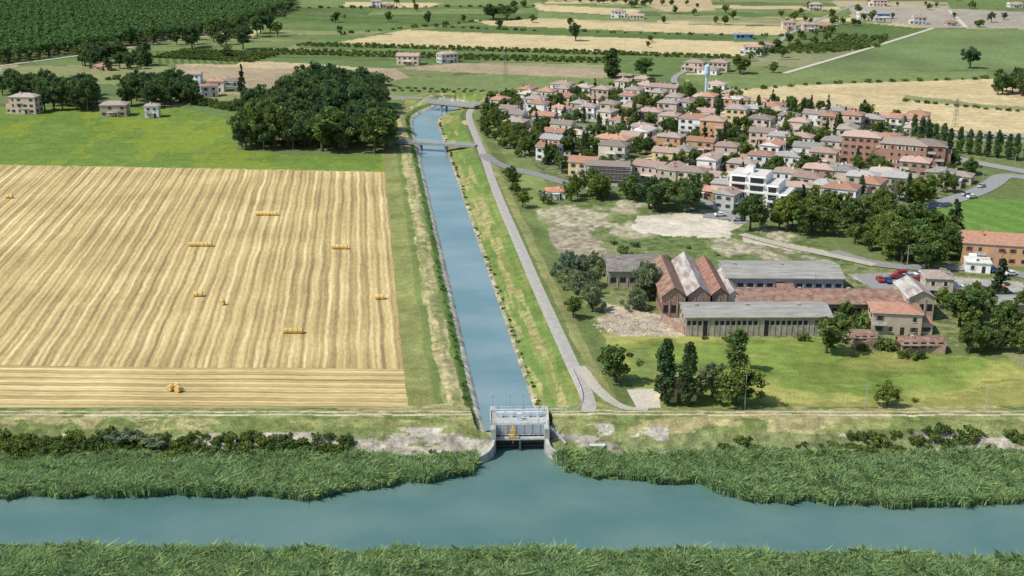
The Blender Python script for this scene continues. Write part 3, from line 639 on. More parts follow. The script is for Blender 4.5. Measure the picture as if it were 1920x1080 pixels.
def house(name,x,y,w,d,st,rot,roof,wall,tile,sh=2.95,pitch=.34,seed=0):
    rr=random.Random(seed);mb=MB();h=st*sh+.2;hw,hd=w/2,d/2
    mb.box(-hw,hw,-hd,hd,-.5,h,0)
    wins(mb,-hw+.4,hw-.4,-hd,st,sh,'x',-1,rr,True,rr.random()<.6);wins(mb,-hw+.4,hw-.4,hd,st,sh,'x',1,rr,False,False)
    wins(mb,-hd+.4,hd-.4,-hw,st,sh,'y',-1,rr);wins(mb,-hd+.4,hd-.4,hw,st,sh,'y',1,rr)
    e=h+.003
    if roof in 'hg':
        roofs(mb,hw,hd,e,roof,pitch,.42,rr)
        v=rr.random()
        if st>1 and v<.5:
            wy=hd*rr.uniform(.5,.8);wx=rr.uniform(2.2,3.4);s_=rr.choice([-1,1]);h2=(st-1)*sh+.1;cx=s_*(hw+wx/2+.002)
            mb.box(cx-wx/2,cx+wx/2,-wy,wy,-.5,h2,0);mb.box(cx-wx/2+.5,cx+wx/2-.5,-wy-.03,-wy,.9,2.1,2)
            if rr.random()<.5: mb.box(cx-wx/2,cx+wx/2,-wy-.3,wy+.3,h2+.003,h2+.25,4)
            else:
                a0,a1=(cx-wx/2,cx+wx/2+.3) if s_>0 else (cx+wx/2,cx-wx/2-.3)
                mb.face([(a0,-wy-.3,h2+.9),(a0,wy+.3,h2+.9),(a1,wy+.3,h2+.05),(a1,-wy-.3,h2+.05)],1)
                mb.face([(a0,-wy,h2),(a1,-wy,h2),(a0,-wy,h2+.85)],0)
        elif v<.75:
            pw=hw*.4;mb.box(-pw,pw,-hd-2,-hd-.002,2.5,2.65,4);[mb.box(q-.12,q+.12,-hd-1.95,-hd-1.7,-.2,2.497,4) for q in(-pw+.2,pw-.2)]
    else:
        W_=hw+.55;D_=hd+.55
        mb.box(-W_+.2,W_-.2,-D_+.2,D_-.2,e,e+.3,4,4);mb.box(-hw+.8,-hw+3,-hd+1,-hd+3.5,e+.303,e+2.2,0)
        for q in range(3): mb.box(hw*.2+q*1.1,hw*.2+q*1.1+.7,0,.8,e+.303,e+1,4)
    return obj(name,mb.mesh(name),[wall,tile,glass,rr.choice([shut_b,shut_g,shut_b,trim]),trim],(x,y,hz(x,y)),rot)
HP=[]
def hpx(u,v,w,d,st,rot,roof,wc,ti=None,name="house",ks=.82,**k):
    w*=ks;d*=ks;x,y=g(u,v);y+=d*.5;HP.append((x,y,max(w,d)/2))
    ti=random.choice(TILES+TILES[:2]) if ti is None else ti
    return house(name,x,y,w,d,st,math.radians(rot+(random.uniform(-5,5) if name=="house" else 0)),roof,WALL[WK[wc]],ti,seed=len(HP),**k)
A=-24;B=62
for t_ in [
 (990,198,12,10,2,A,'h','w'),(1025,192,12,10,2,A,'h','c'),(1060,186,12,10,2,B,'h','p'),(1095,184,12,10,2,A,'h','w'),(1172,172,12,10,2,A,'h','c'),(1210,180,13,10,2,A,'h','w'),(1248,184,20,10,2,A,'g','p'),(1130,188,12,10,2,A,'h','t'),
 (955,226,11,9,2,A,'g','w'),(968,252,13,10,2,A,'h','p'),(1010,216,13,10,2,A,'h','w'),(1050,226,13,10,2,A,'h','w'),(1087,215,11,9,2,B,'h','t'),(1112,206,12,9,2,A,'g','w'),(1022,240,14,10,2,A,'g','g'),(1140,232,12,10,2,B,'h','c'),
 (1165,238,12,10,1,A,'h','c'),(1180,200,12,10,2,A,'h','w'),(1222,232,14,11,2,A,'h','t'),(1205,250,13,10,1,A,'h','w'),(1255,215,13,10,2,A,'h','p'),
 (1030,302,12,9,2,A,'g','w'),(1037,286,12,9,2,A,'g','p'),(1042,272,12,9,2,A,'g','w'),(1056,256,13,9,2,A,'g','c'),(1080,264,14,11,1,A,'h','c'),(1070,314,13,10,1,A,'h','g'),
 (1150,286,19,10,2,A,'h','y'),(1185,280,11,10,2,A,'g','y'),(1208,270,13,10,2,B,'g','w'),(1152,298,15,9,2,A,'h','c'),(1260,282,14,10,2,A,'h','o'),(1235,276,13,10,1,B,'h','w'),
 (1308,258,19,12,3,A,'h','w'),(1340,262,14,12,3,A,'h','o'),(1318,290,15,9,2,A,'g','o'),(1384,238,13,11,3,A,'h','y'),(1375,218,11,10,3,A,'f','o'),(1412,226,12,10,2,A,'h','w'),(1460,230,12,10,2,B,'h','c'),
 (1430,246,14,11,2,A,'h','c'),(1482,240,12,10,2,A,'h','w'),(1530,236,13,10,2,A,'g','w'),(1502,252,12,10,2,A,'h','p'),(1560,240,12,10,2,B,'h','t'),
 (1253,312,14,10,2,A,'g','y'),(1285,308,12,10,2,B,'h','y'),(1332,326,13,10,2,B,'g','w'),(1392,312,14,10,1,A,'h','w'),(1366,300,12,10,2,A,'h','p'),
 (1222,340,16,11,2,A,'g','p'),(1262,345,14,10,2,B,'g','t'),(1300,350,14,10,2,A,'h','c'),(1395,334,14,10,2,A,'h','p'),(1432,272,14,10,2,A,'g','p'),(1452,298,14,10,2,B,'g','w'),(1468,280,14,10,2,A,'h','w'),(1505,282,13,10,2,A,'h','c'),
 (1520,302,16,10,2,A,'g','w'),(1548,312,14,10,2,A,'h','p'),(1482,320,13,10,2,A,'h','w'),(1570,290,14,11,2,A,'h','c'),(1600,250,13,11,3,A,'h','p'),(1636,246,16,11,2,A,'h','b'),(1702,246,18,11,2,A,'g','w'),(1725,238,13,11,2,A,'h','p'),(1665,270,18,10,1,A,'g','g'),
 (1620,308,20,13,4,A,'h','b'),(1660,300,14,11,3,A,'h','t'),(1700,324,23,13,4,A,'h','b'),(1742,326,18,13,4,A,'h','b'),(1540,345,15,11,2,A,'h','b'),(1580,348,14,10,2,A,'h','c'),(1622,360,15,11,2,A,'h','t'),(1662,352,14,10,2,A,'h','c'),(1690,362,16,11,2,A,'h','t'),
 (1582,384,16,12,2,A,'h','w'),(1520,362,14,11,2,A,'h','c'),(1550,376,12,10,2,B,'h','p'),(1640,372,14,10,2,B,'h','p'),(1480,352,13,10,2,A,'h','w'),(1368,394,11,10,2,B,'g','g'),(1358,374,10,9,2,A,'h','c'),(1320,372,14,9,1,A,'h','b'),
 (1430,318,13,10,2,A,'h','w'),(1345,345,13,9,1,A,'h','p'),(1720,345,14,11,3,A,'h','b'),(1768,352,13,10,2,A,'h','t'),(1805,345,12,9,1,A,'h','t'),(1105,222,11,9,2,A,'h','w'),(1290,212,14,10,2,B,'h','w'),(1330,222,14,10,1,A,'g','p'),
 (1760,452,12,9,1,10,'h','c'),(1500,380,12,9,2,A,'h','g')]:
    hpx(*t_)
hpx(1042,374,9,7,1,5,'h','w',REDT);hpx(532,262,13,9,2,-40,'h','c',TILES[3])
for t_ in [(45,214,18,11,3,-6,'h','p',TILES[3]),(212,219,17,11,2,3,'h','t',TILES[3]),(284,221,9,8,2,5,'h','w',TILES[3]),(405,172,12,9,2,0,'h','c'),(390,182,12,9,2,20,'h','w'),(364,158,10,9,2,0,'g','w'),(432,162,11,9,1,10,'h','w'),
  (190,132,12,9,1,-10,'g','o'),(765,122,19,11,2,-5,'g','p'),(838,118,16,10,2,30,'h','g'),(705,14,12,9,2,0,'g','w'),(728,16,14,8,1,0,'g','o'),(1160,34,16,10,2,-10,'h','w'),(1195,36,16,10,1,-10,'g','p'),(1415,104,16,10,2,A,'h','g'),(1440,92,16,10,1,A,'h','t'),
  (1350,135,16,11,2,A,'h','p'),(1305,135,16,10,2,A,'h','p'),(1330,140,16,10,1,A,'h','w'),(1345,168,14,9,1,A,'h','w'),(1520,60,16,10,2,0,'h','p'),(1545,55,14,10,1,10,'h','o'),(1625,38,18,11,2,0,'g','w'),(1655,40,18,11,1,0,'f','g'),(1650,12,18,11,2,0,'g','p'),(1530,20,16,10,2,0,'h','p'),(1480,56,14,10,2,0,'h','p'),
  (1725,46,14,10,2,0,'g','g'),(1905,14,16,11,1,0,'g','w'),(1785,48,12,9,1,0,'h','p')]:
    hpx(*t_,name="farmhouse",ks=.8)
tp=gp([(905,198),(960,182),(1230,164),(1345,190),(1560,212),(1720,232),(1720,270),(1825,325),(1760,385),(1640,395),(1520,398),(1440,400),(1380,388),(1200,356),(1085,345),(1010,300),(945,265)])
rd=[]
for P,w in ROADS:
    for p in densify(P,4): rd.append((p[0],p[1],w/2))
rd=np.array(rd)
def rdist(x,y): return float((np.hypot(rd[:,0]-x,rd[:,1]-y)-rd[:,2]).min())
tpa=np.array(tp);cnt=0
rr=random.Random(5)
for _ in range(1500):
    if cnt>=34: break
    x=rr.uniform(tpa[:,0].min(),tpa[:,0].max());y=rr.uniform(tpa[:,1].min(),tpa[:,1].max())
    if not inpoly(np.array([x]),np.array([y]),tp)[0] or rdist(x,y)<8: continue
    if min(math.hypot(x-a_,y-b_)-c for a_,b_,c in HP)<9: continue
    w=rr.uniform(9,12);d=rr.uniform(8,9.5);HP.append((x,y,w/2));cnt+=1
    house("house",x,y,w,d,rr.choice([2,2,2,1]),math.radians(rr.choice([A,A,A+90])+rr.uniform(-6,6)),rr.choice('hhg'),WALL[rr.choice(['white','white','cream','pink','cream','yellow'])],rr.choice(TILES),seed=1000+cnt)
print("infill",cnt)
def apt():
    mb=MB()
    for x0,x1,n in((-11,-4,4),(-3.997,3,4),(3.003,8,3),(8.003,12,2)):
        mb.box(x0,x1,-6,6,-.5,n*3+.3,0,4);mb.box(x0+.3,x1-.3,-5.7,5.7,n*3+.303,n*3+.6,4)
        for k in range(n):
            mb.box(x0+.5,x1-.5,-7.1,-6.003,k*3+2.85,k*3+3.0,0);mb.box(x0+.5,x1-.5,-7.15,-7.08,k*3+3.0,k*3+3.75,0) if k<n-1 else None
            mb.box(x0+1,x1-1,-6.04,-6.0,k*3+.4,k*3+2.5,2)
    for k in range(4):
        for j in range(3): mb.box(-11.04,-11.0,-4.6+j*3.4,-3.2+j*3.4,k*3+1,k*3+2.4,2)
    mb.box(-6,-3,-2,2,12.61,14.8,0,4)
    x,y=g(1432,392);HP.append((x,y+6,13));obj("apartment_building",mb.mesh("apartment"),[WALL['white'],TILES[0],glass,shut_b,trim],(x,y+7,0),math.radians(-24))
apt()
def scaff():
    mb=MB();x,y=g(1142,345)
    for k in range(3): mb.box(-12,12,-5.5,5.5,k*3+2.8,k*3+3.05,0)
    for i in range(6):
        for s_ in(-1,1): mb.box(-11.8+i*4.6,-11.3+i*4.6,s_*5-.25,s_*5+.25,-.2,8.797,1)
    for k in range(3): mb.box(-9,9,-4.9,4.6,k*3+.0+.053,k*3+2.797,1)
    for i in range(13):
        mb.cyl((-13+i*2.15,-6.8,0),(-13+i*2.15,-6.8,10.5),.06,.06,5,2);mb.cyl((-13+i*2.15,-5.9,0),(-13+i*2.15,-5.9,10.5),.06,.06,5,2)
    for k in range(1,6): mb.box(-13,13,-6.75,-5.95,k*1.9,k*1.9+.06,2);mb.cyl((-13,-6.9,k*1.9+1),(13,-6.9,k*1.9+1),.04,.04,4,2)
    mb.box(-13,-2,-5,6,9.06,9.3,1);mb.face([(-12.5,-6,9.31),(12.5,-6,9.31),(12.5,0,11.4),(-12.5,0,11.4)],3);mb.face([(12.5,6,9.31),(-12.5,6,9.31),(-12.5,0,11.4),(12.5,0,11.4)],3)
    o=obj("building_under_construction",mb.mesh("construction"),[conc,WALL['brick'],mat("scaffold_steel",(.35,.35,.36),.5),TILES[2]],(x,y+6,0),math.radians(-12));o.scale=(.75,.75,.75);HP.append((x,y+6,11))
    mb=MB();mb.cyl((0,0,0),(0,0,2.6),1.2,1.2,14,0);mb.cyl((0,0,2.6),(0,0,3.1),1.2,.4,14,0);x,y=g(1125,345);obj("blue_silo",mb.mesh("silo"),[mat("blue_paint",(.03,.16,.35),.5)],(x,y-3,0))
scaff()
# ---------------------------------------------------------------- factory
def patchy(name,c1,c2,sc_=.35,st=(1,1,1)):
    m,t,b=newmat(name);tc=t.nodes.new('ShaderNodeTexCoord');mp=t.nodes.new('ShaderNodeMapping');mp.inputs['Scale'].default_value=st;t.links.new(tc.outputs['Object'],mp.inputs[0])
    n=t.nodes.new('ShaderNodeTexNoise');n.inputs['Scale'].default_value=sc_;n.inputs['Detail'].default_value=9;n.inputs['Roughness'].default_value=.72;t.links.new(mp.outputs[0],n.inputs['Vector'])
    cr=t.nodes.new('ShaderNodeValToRGB');e=cr.color_ramp.elements;e[0].position=.38;e[0].color=(*c1,1);e[1].position=.62;e[1].color=(*c2,1);t.links.new(n.outputs[0],cr.inputs[0])
    t.links.new(cr.outputs[0],b.inputs['Base Color']);b.inputs['Roughness'].default_value=.9;b.inputs['Specular IOR Level'].default_value=.15;return m
rust=patchy("rusty_roof",(.17,.10,.075),(.35,.225,.17),.5);fib=patchy("fibre_cement_roof",(.23,.225,.20),(.36,.35,.315),.4,(.4,2,1));fibw=patchy("pale_sheet_roof",(.25,.19,.16),(.50,.49,.46),.45,(2,.3,1));blue=mat("factory_wall_bluegrey",(.36,.40,.43),.85,.3,.2);plas=patchy("factory_wall_plaster",(.28,.24,.19),(.46,.42,.34),.6);dk=mat("dark_opening",(.03,.03,.03),.8);brk=patchy("old_brick",(.24,.15,.11),(.42,.29,.22),.7);redp=patchy("red_roof_sheet",(.20,.10,.07),(.36,.20,.15),.5)
darkr=patchy("dark_sheet_roof",(.15,.13,.115),(.28,.25,.22),.4)
def shed(name,u0,u1,v,d,h,rise,wallm,roofm,rot=0,ov=.5,nw=10,wh=(1.4,3.0),doors=(),axis='x',split=.5):
    x0,y0=g(u0,v);x1,_=g(u1,v);w=x1-x0;cx=(x0+x1)/2;mb=MB();hw=w/2
    mb.box(-hw,hw,0,d,-.3,h,0)
    if axis=='x':
        r=d*split;e=h+.003
        mb.face([(-hw-ov,-ov,e),(hw+ov,-ov,e),(hw+ov,r,e+rise),(-hw-ov,r,e+rise)],1);mb.face([(hw+ov,d+ov,e),(-hw-ov,d+ov,e),(-hw-ov,r,e+rise),(hw+ov,r,e+rise)],1)
        for s_ in(-1,1): mb.face([(s_*hw,0,h),(s_*hw,d,h),(s_*hw,r,h+rise-.1)],0)
        mb.box(-hw-ov,hw+ov,-ov-.1,-ov,e-.25,e+.05,3)
        for i in range(int(w/7)):
            if i%2==0: q=-hw+3+i*7; mb.box(q,q+.9,r-.5,r+.5,e+rise-.2,e+rise+.5,3)
    else:
        e=h+.003;mb.face([(-hw-ov,-ov,e),(0,-ov,e+rise),(0,d+ov,e+rise),(-hw-ov,d+ov,e)],1);mb.face([(hw+ov,d+ov,e),(0,d+ov,e+rise),(0,-ov,e+rise),(hw+ov,-ov,e)],1)
        for yy in(0,d): mb.face([(-hw,yy,h),(hw,yy,h),(0,yy,h+rise-.1)],0)
    sp=w/nw
    for i in range(nw):
        c=-hw+sp*(i+.5)
        if i in doors: mb.box(c-sp*.4,c+sp*.4,-.06,0,0,h*.8,2)
        elif (i*7+nw)%9!=0: mb.box(c-sp*.3,c+sp*.3,-.04,0,wh[0],wh[1],2)
        if i: mb.box(c-sp*.5-.12,c-sp*.5+.12,-.12,0,-.2,h-.3,3)
    ny=max(2,int(d/4))
    for i in range(ny): c=d*(i+.5)/ny;mb.box(-hw-.04,-hw,c-.7,c+.7,wh[0],wh[1],2);mb.box(hw,hw+.04,c-.7,c+.7,wh[0],wh[1],2)
    return obj(name,mb.mesh(name),[wallm,roofm,dk,plas],(cx,y0,0),rot)
shed("warehouse",1360,1578,560,17,6.5,1.5,blue,fib,math.radians(-1.5),nw=12,doors=(5,),wh=(3.6,4.7))
shed("warehouse",1140,1250,538,17,5.2,1.3,plas,darkr,nw=6)
shed("factory_hall",1240,1284,596,32,6.2,3,brk,rust,axis='y',nw=3,wh=(1.5,3.8))
shed("factory_hall",1288,1330,594,34,6.2,3,brk,fibw,axis='y',nw=3,wh=(1.5,3.8))
shed("factory_hall",1334,1362,590,32,6.0,2.2,brk,redp,axis='y',nw=2,wh=(1.5,3.8))
shed("factory_hall",1364,1384,584,22,4.8,1.6,WALL['white'],fibw,axis='y',nw=2)
shed("factory_building",1285,1556,630,12,5.6,1.3,plas,fib,math.radians(0.6),nw=26,wh=(3.2,4.4),doors=(3,14))
shed("workshop",1385,1480,592,13,4.2,1.6,brk,rust,nw=6)
shed("workshop",1482,1690,596,13,4.4,2.0,brk,rust,math.radians(-1),nw=14,wh=(1.4,2.8))
shed("storehouse",1700,1748,602,14,6.8,2.2,WALL['tan'],fibw,nw=3,axis='y',wh=(3,5))
hpx(1684,628,13,9,2,-8,'h','t',TILES[1],name="brick_house",ks=1)
hpx(1762,560,8,8,2,-8,'h','t',TILES[2],name="small_house",ks=1)
shed("outbuilding",1458,1486,566,5,4,1.0,blue,rust,nw=2)
shed("outbuilding",1405,1425,575,4,3.4,.6,plas,rust,nw=2)
shed("long_shed",1830,1990,586,8,2.6,.8,plas,fib,nw=12)
def wall(name,px,h,m,th=.35,top=None):
    P=gp(px);mb=MB()
    for (x1,y1),(x2,y2) in zip(P[:-1],P[1:]):
        d=Vector((x2-x1,y2-y1,0));l=d.length;d.normalize();n=Vector((-d.y,d.x,0))*th/2;k=max(1,int(l/3))
        for i in range(k):
            a_=Vector((x1,y1,0))+d*l*i/k;b_=Vector((x1,y1,0))+d*l*(i+1)/k;hh_=h*random.uniform(.75,1.1) if top else h
            c=[a_-n,b_-n,b_+n,a_+n];T=[Vector((p.x,p.y,hh_)) for p in c]
            mb.face(T,0)
            for j in range(4): mb.face([c[j],c[(j+1)%4],T[(j+1)%4],T[j]],0)
    return obj(name,mb.mesh(name),[m])
wall("ruined_wall",[(1596,652),(1680,655),(1772,664)],2.6,brk,.5,True)
shed("ruined_shed",1600,1640,650,6,2.6,.8,brk,rust,nw=3);shed("ruined_shed",1690,1770,662,6,2.4,.9,brk,rust,nw=5)
wall("brick_wall",[(1240,602),(1284,628)],2.4,brk);wall("boundary_wall",[(1560,632),(1600,640)],2,plas)
mb=MB()
for _ in range(320):
    u=random.gauss(1200,38);v=random.gauss(612,8);x,y=g(u,v);s_=random.uniform(.15,.7);z=random.uniform(.1,.5)
    mb.face([(x-s_,y-s_*.5,0),(x+s_,y-s_*.7,0),(x+s_*.6,y,z),(x-s_*.5,y+.1,z)]);mb.face([(x-s_*.5,y+.1,z),(x+s_*.6,y,z),(x+s_,y+s_,0),(x-s_,y+s_,0)])
obj("rubble",mb.mesh("rubble"),[mat("rubble_stone",(.42,.36,.28),.95,1,.4)])
hpx(1885,498,24,13,2,-14,'g','o',TILES[1],name="school_building",sh=3.3,ks=1)
hpx(1838,512,9,8,1,-14,'f','w',name="small_house")
shed("greenhouse",1690,1920,262,9,2.2,.8,WALL['white'],fib,math.radians(-9),nw=20)
shed("warehouse",1380,1412,74,9,4,.8,mat("blue_sheet",(.12,.28,.5),.6),fib,nw=4);shed("warehouse",1640,1668,36,12,5,1,mat("blue_sheet_b",(.15,.32,.55),.6),fib,nw=4)
def pump():
    x,y=g(1280,770);mb=MB();mb.box(-5,5,0,7,-.3,4.2,0);mb.box(-5.4,5.4,-.4,7.4,4.203,4.45,1);mb.face([(-5.4,-.4,4.453),(5.4,-.4,4.453),(2,3.5,6.2),(-2,3.5,6.2)],1);mb.face([(5.4,7.4,4.453),(-5.4,7.4,4.453),(-2,3.5,6.2),(2,3.5,6.2)],1);mb.face([(-5.4,7.4,4.453),(-5.4,-.4,4.453),(-2,3.5,6.2)],1);mb.face([(5.4,-.4,4.453),(5.4,7.4,4.453),(2,3.5,6.2)],1)
    for c in(-3.4,3.4): mb.box(c-.6,c+.6,-.04,0,1.2,2.8,2)
    mb.box(-1,1,-.05,0,0,2.6,3);mb.box(-5.04,-5,1.5,2.7,1.2,2.8,2)
    o=obj("pump_house",mb.mesh("pump_house"),[WALL['yellow'],TILES[1],glass,shut_b],(x,y+5,0),math.radians(8));o.scale=(.8,.8,.85)
pump()
# ---------------------------------------------------------------- water tower, pylons, poles
steel=mat("galvanised_steel",(.42,.44,.45),.5,2,.1,metal=.3);pblue=mat("pale_blue_paint",(.42,.55,.62),.6)
mb=MB();mb.cyl((0,0,0),(0,0,17),.8,.65,14);mb.cyl((0,0,13),(0,0,15),.7,1.5,16);mb.cyl((0,0,15),(0,0,19.5),1.5,1.5,16);mb.cyl((0,0,19.5),(0,0,20.3),1.5,.5,16);mb.cyl((0,0,20),(0,0,23),.06,.04,5)
for k in range(12): mb.cyl((.9,0,1+k),(.9,.5,1+k),.03,.03,4)
x,y=g(1323,188);obj("water_tower",mb.mesh("water_tower"),[pblue],(x,y,0))
def pylon(u,v,h,wb=2.6):
    mb=MB();n=7;x,y=g(u,v)
    def hw(z): return wb/2*(1-z/h)+.25
    lv=[h*(1-(1-i/n)**1.3) for i in range(n+1)];cs=[(-1,-1),(1,-1),(1,1),(-1,1)]
    for a_,b_ in zip(lv[:-1],lv[1:]):
        for k in range(4):
            c=cs[k];c2=cs[(k+1)%4]
            mb.cyl((c[0]*hw(a_),c[1]*hw(a_),a_),(c[0]*hw(b_),c[1]*hw(b_),b_),.06,.06,4);mb.cyl((c[0]*hw(a_),c[1]*hw(a_),a_),(c2[0]*hw(b_),c2[1]*hw(b_),b_),.035,.035,4);mb.cyl((c2[0]*hw(a_),c2[1]*hw(a_),a_),(c[0]*hw(b_),c[1]*hw(b_),b_),.035,.035,4)
    for z,w in((h*.8,2),(h*.9,1.6),(h*.98,1.0)): mb.cyl((-w,0,z),(w,0,z),.06,.06,4);mb.cyl((-w,0,z),(0,0,z+.8),.04,.04,4);mb.cyl((w,0,z),(0,0,z+.8),.04,.04,4)
    obj("electricity_pylon",mb.mesh("pylon"),[mat("pylon_steel",(.25,.25,.24),.6)],(x,y,0),.4)
for a_ in[(948,146,16,1.8),(1790,238,14,1.8),(1690,262,12,1.6),(1675,398,12,1.6)]: pylon(*a_)
def pole(u,v,h,lamp=False,z=0):
    mb=MB();x,y=g(u,v,z);mb.cyl((0,0,-.3),(0,0,h),.13,.08,7)
    if lamp: mb.cyl((0,0,h-.1),(1.3,0,h+.3),.05,.05,5);mb.box(1.1,1.8,-.15,.15,h+.2,h+.35,0)
    else: mb.cyl((-.7,0,h-.6),(.7,0,h-.6),.06,.06,5);[mb.cyl((q,0,h-.55),(q,0,h-.25),.05,.05,5) for q in(-.6,0,.6)]
    obj("street_lamp" if lamp else "utility_pole",mb.mesh("pole"),[steel if lamp else mat("pole_concrete",(.38,.36,.33),.8)],(x,y,hz(x,y)))
for a_ in[(1622,772,6.5),(1847,778,6.5),(1396,770,9),(1525,560,8),(1420,600,9)]: pole(*a_)
for a_ in[(905,238,7,True),(1050,338,8,True),(980,322,8,True),(1440,412,8,True),(1540,402,8,True),(1640,386,8,True),(1750,352,8,True),(1840,362,9,True),(1900,330,9,True),(1860,500,8,True),(1700,505,8,True)]: pole(*a_)
# ---------------------------------------------------------------- bridges
rail=mat("painted_railing",(.6,.62,.62),.6)
def bridge(name,pA,pB,zt,w,deck,piers,railh=1.1,mA=conc):
    (x1,y1),(x2,y2)=pA,pB;l=math.hypot(x2-x1,y2-y1);mb=MB()
    mb.box(0,l,-w/2,w/2,zt-.35,zt,0,3);mb.box(0,l,-w/2-.25,-w/2-.003,zt-.9,zt+.15,0);mb.box(0,l,w/2+.003,w/2+.25,zt-.9,zt+.15,0)
    for s_ in(-.25,.25): mb.box(0,l,w*s_-.3,w*s_+.3,zt-deck,zt-.353,0)
    for f in piers:
        mb.box(l*f-.5,l*f+.5,-w/2,w/2,zt-deck-.6,zt-deck-.003,0);mb.box(l*f-.35,l*f+.35,-w/2+.4,-w/2+1.3,-4.5,zt-deck-.6,0);mb.box(l*f-.35,l*f+.35,w/2-1.3,w/2-.4,-4.5,zt-deck-.6,0)
    for s_ in(-1,1):
        yy=s_*(w/2+.12)
        for i in range(int(l/2)+1): mb.cyl((i*2,yy,zt+.1),(i*2,yy,zt+railh),.05,.05,4,2)
        for q in(.35,.7,1.0): mb.cyl((0,yy,zt+railh*q),(l,yy,zt+railh*q),.045,.045,4,2)
    obj(name,mb.mesh(name),[mA,dk,rail,asph],(x1,y1,0),math.atan2(y2-y1,x2-x1))
bridge("footbridge",g(746,266,1.5),g(893,274,1.5),1.9,3.2,1.0,(.30,.62))
bridge("road_bridge",g(806,190,2.5),g(895,199,2.5),2.9,7,1.7,(.3,.75),mA=mat("bridge_concrete",(.40,.38,.33),.9,1,.15))
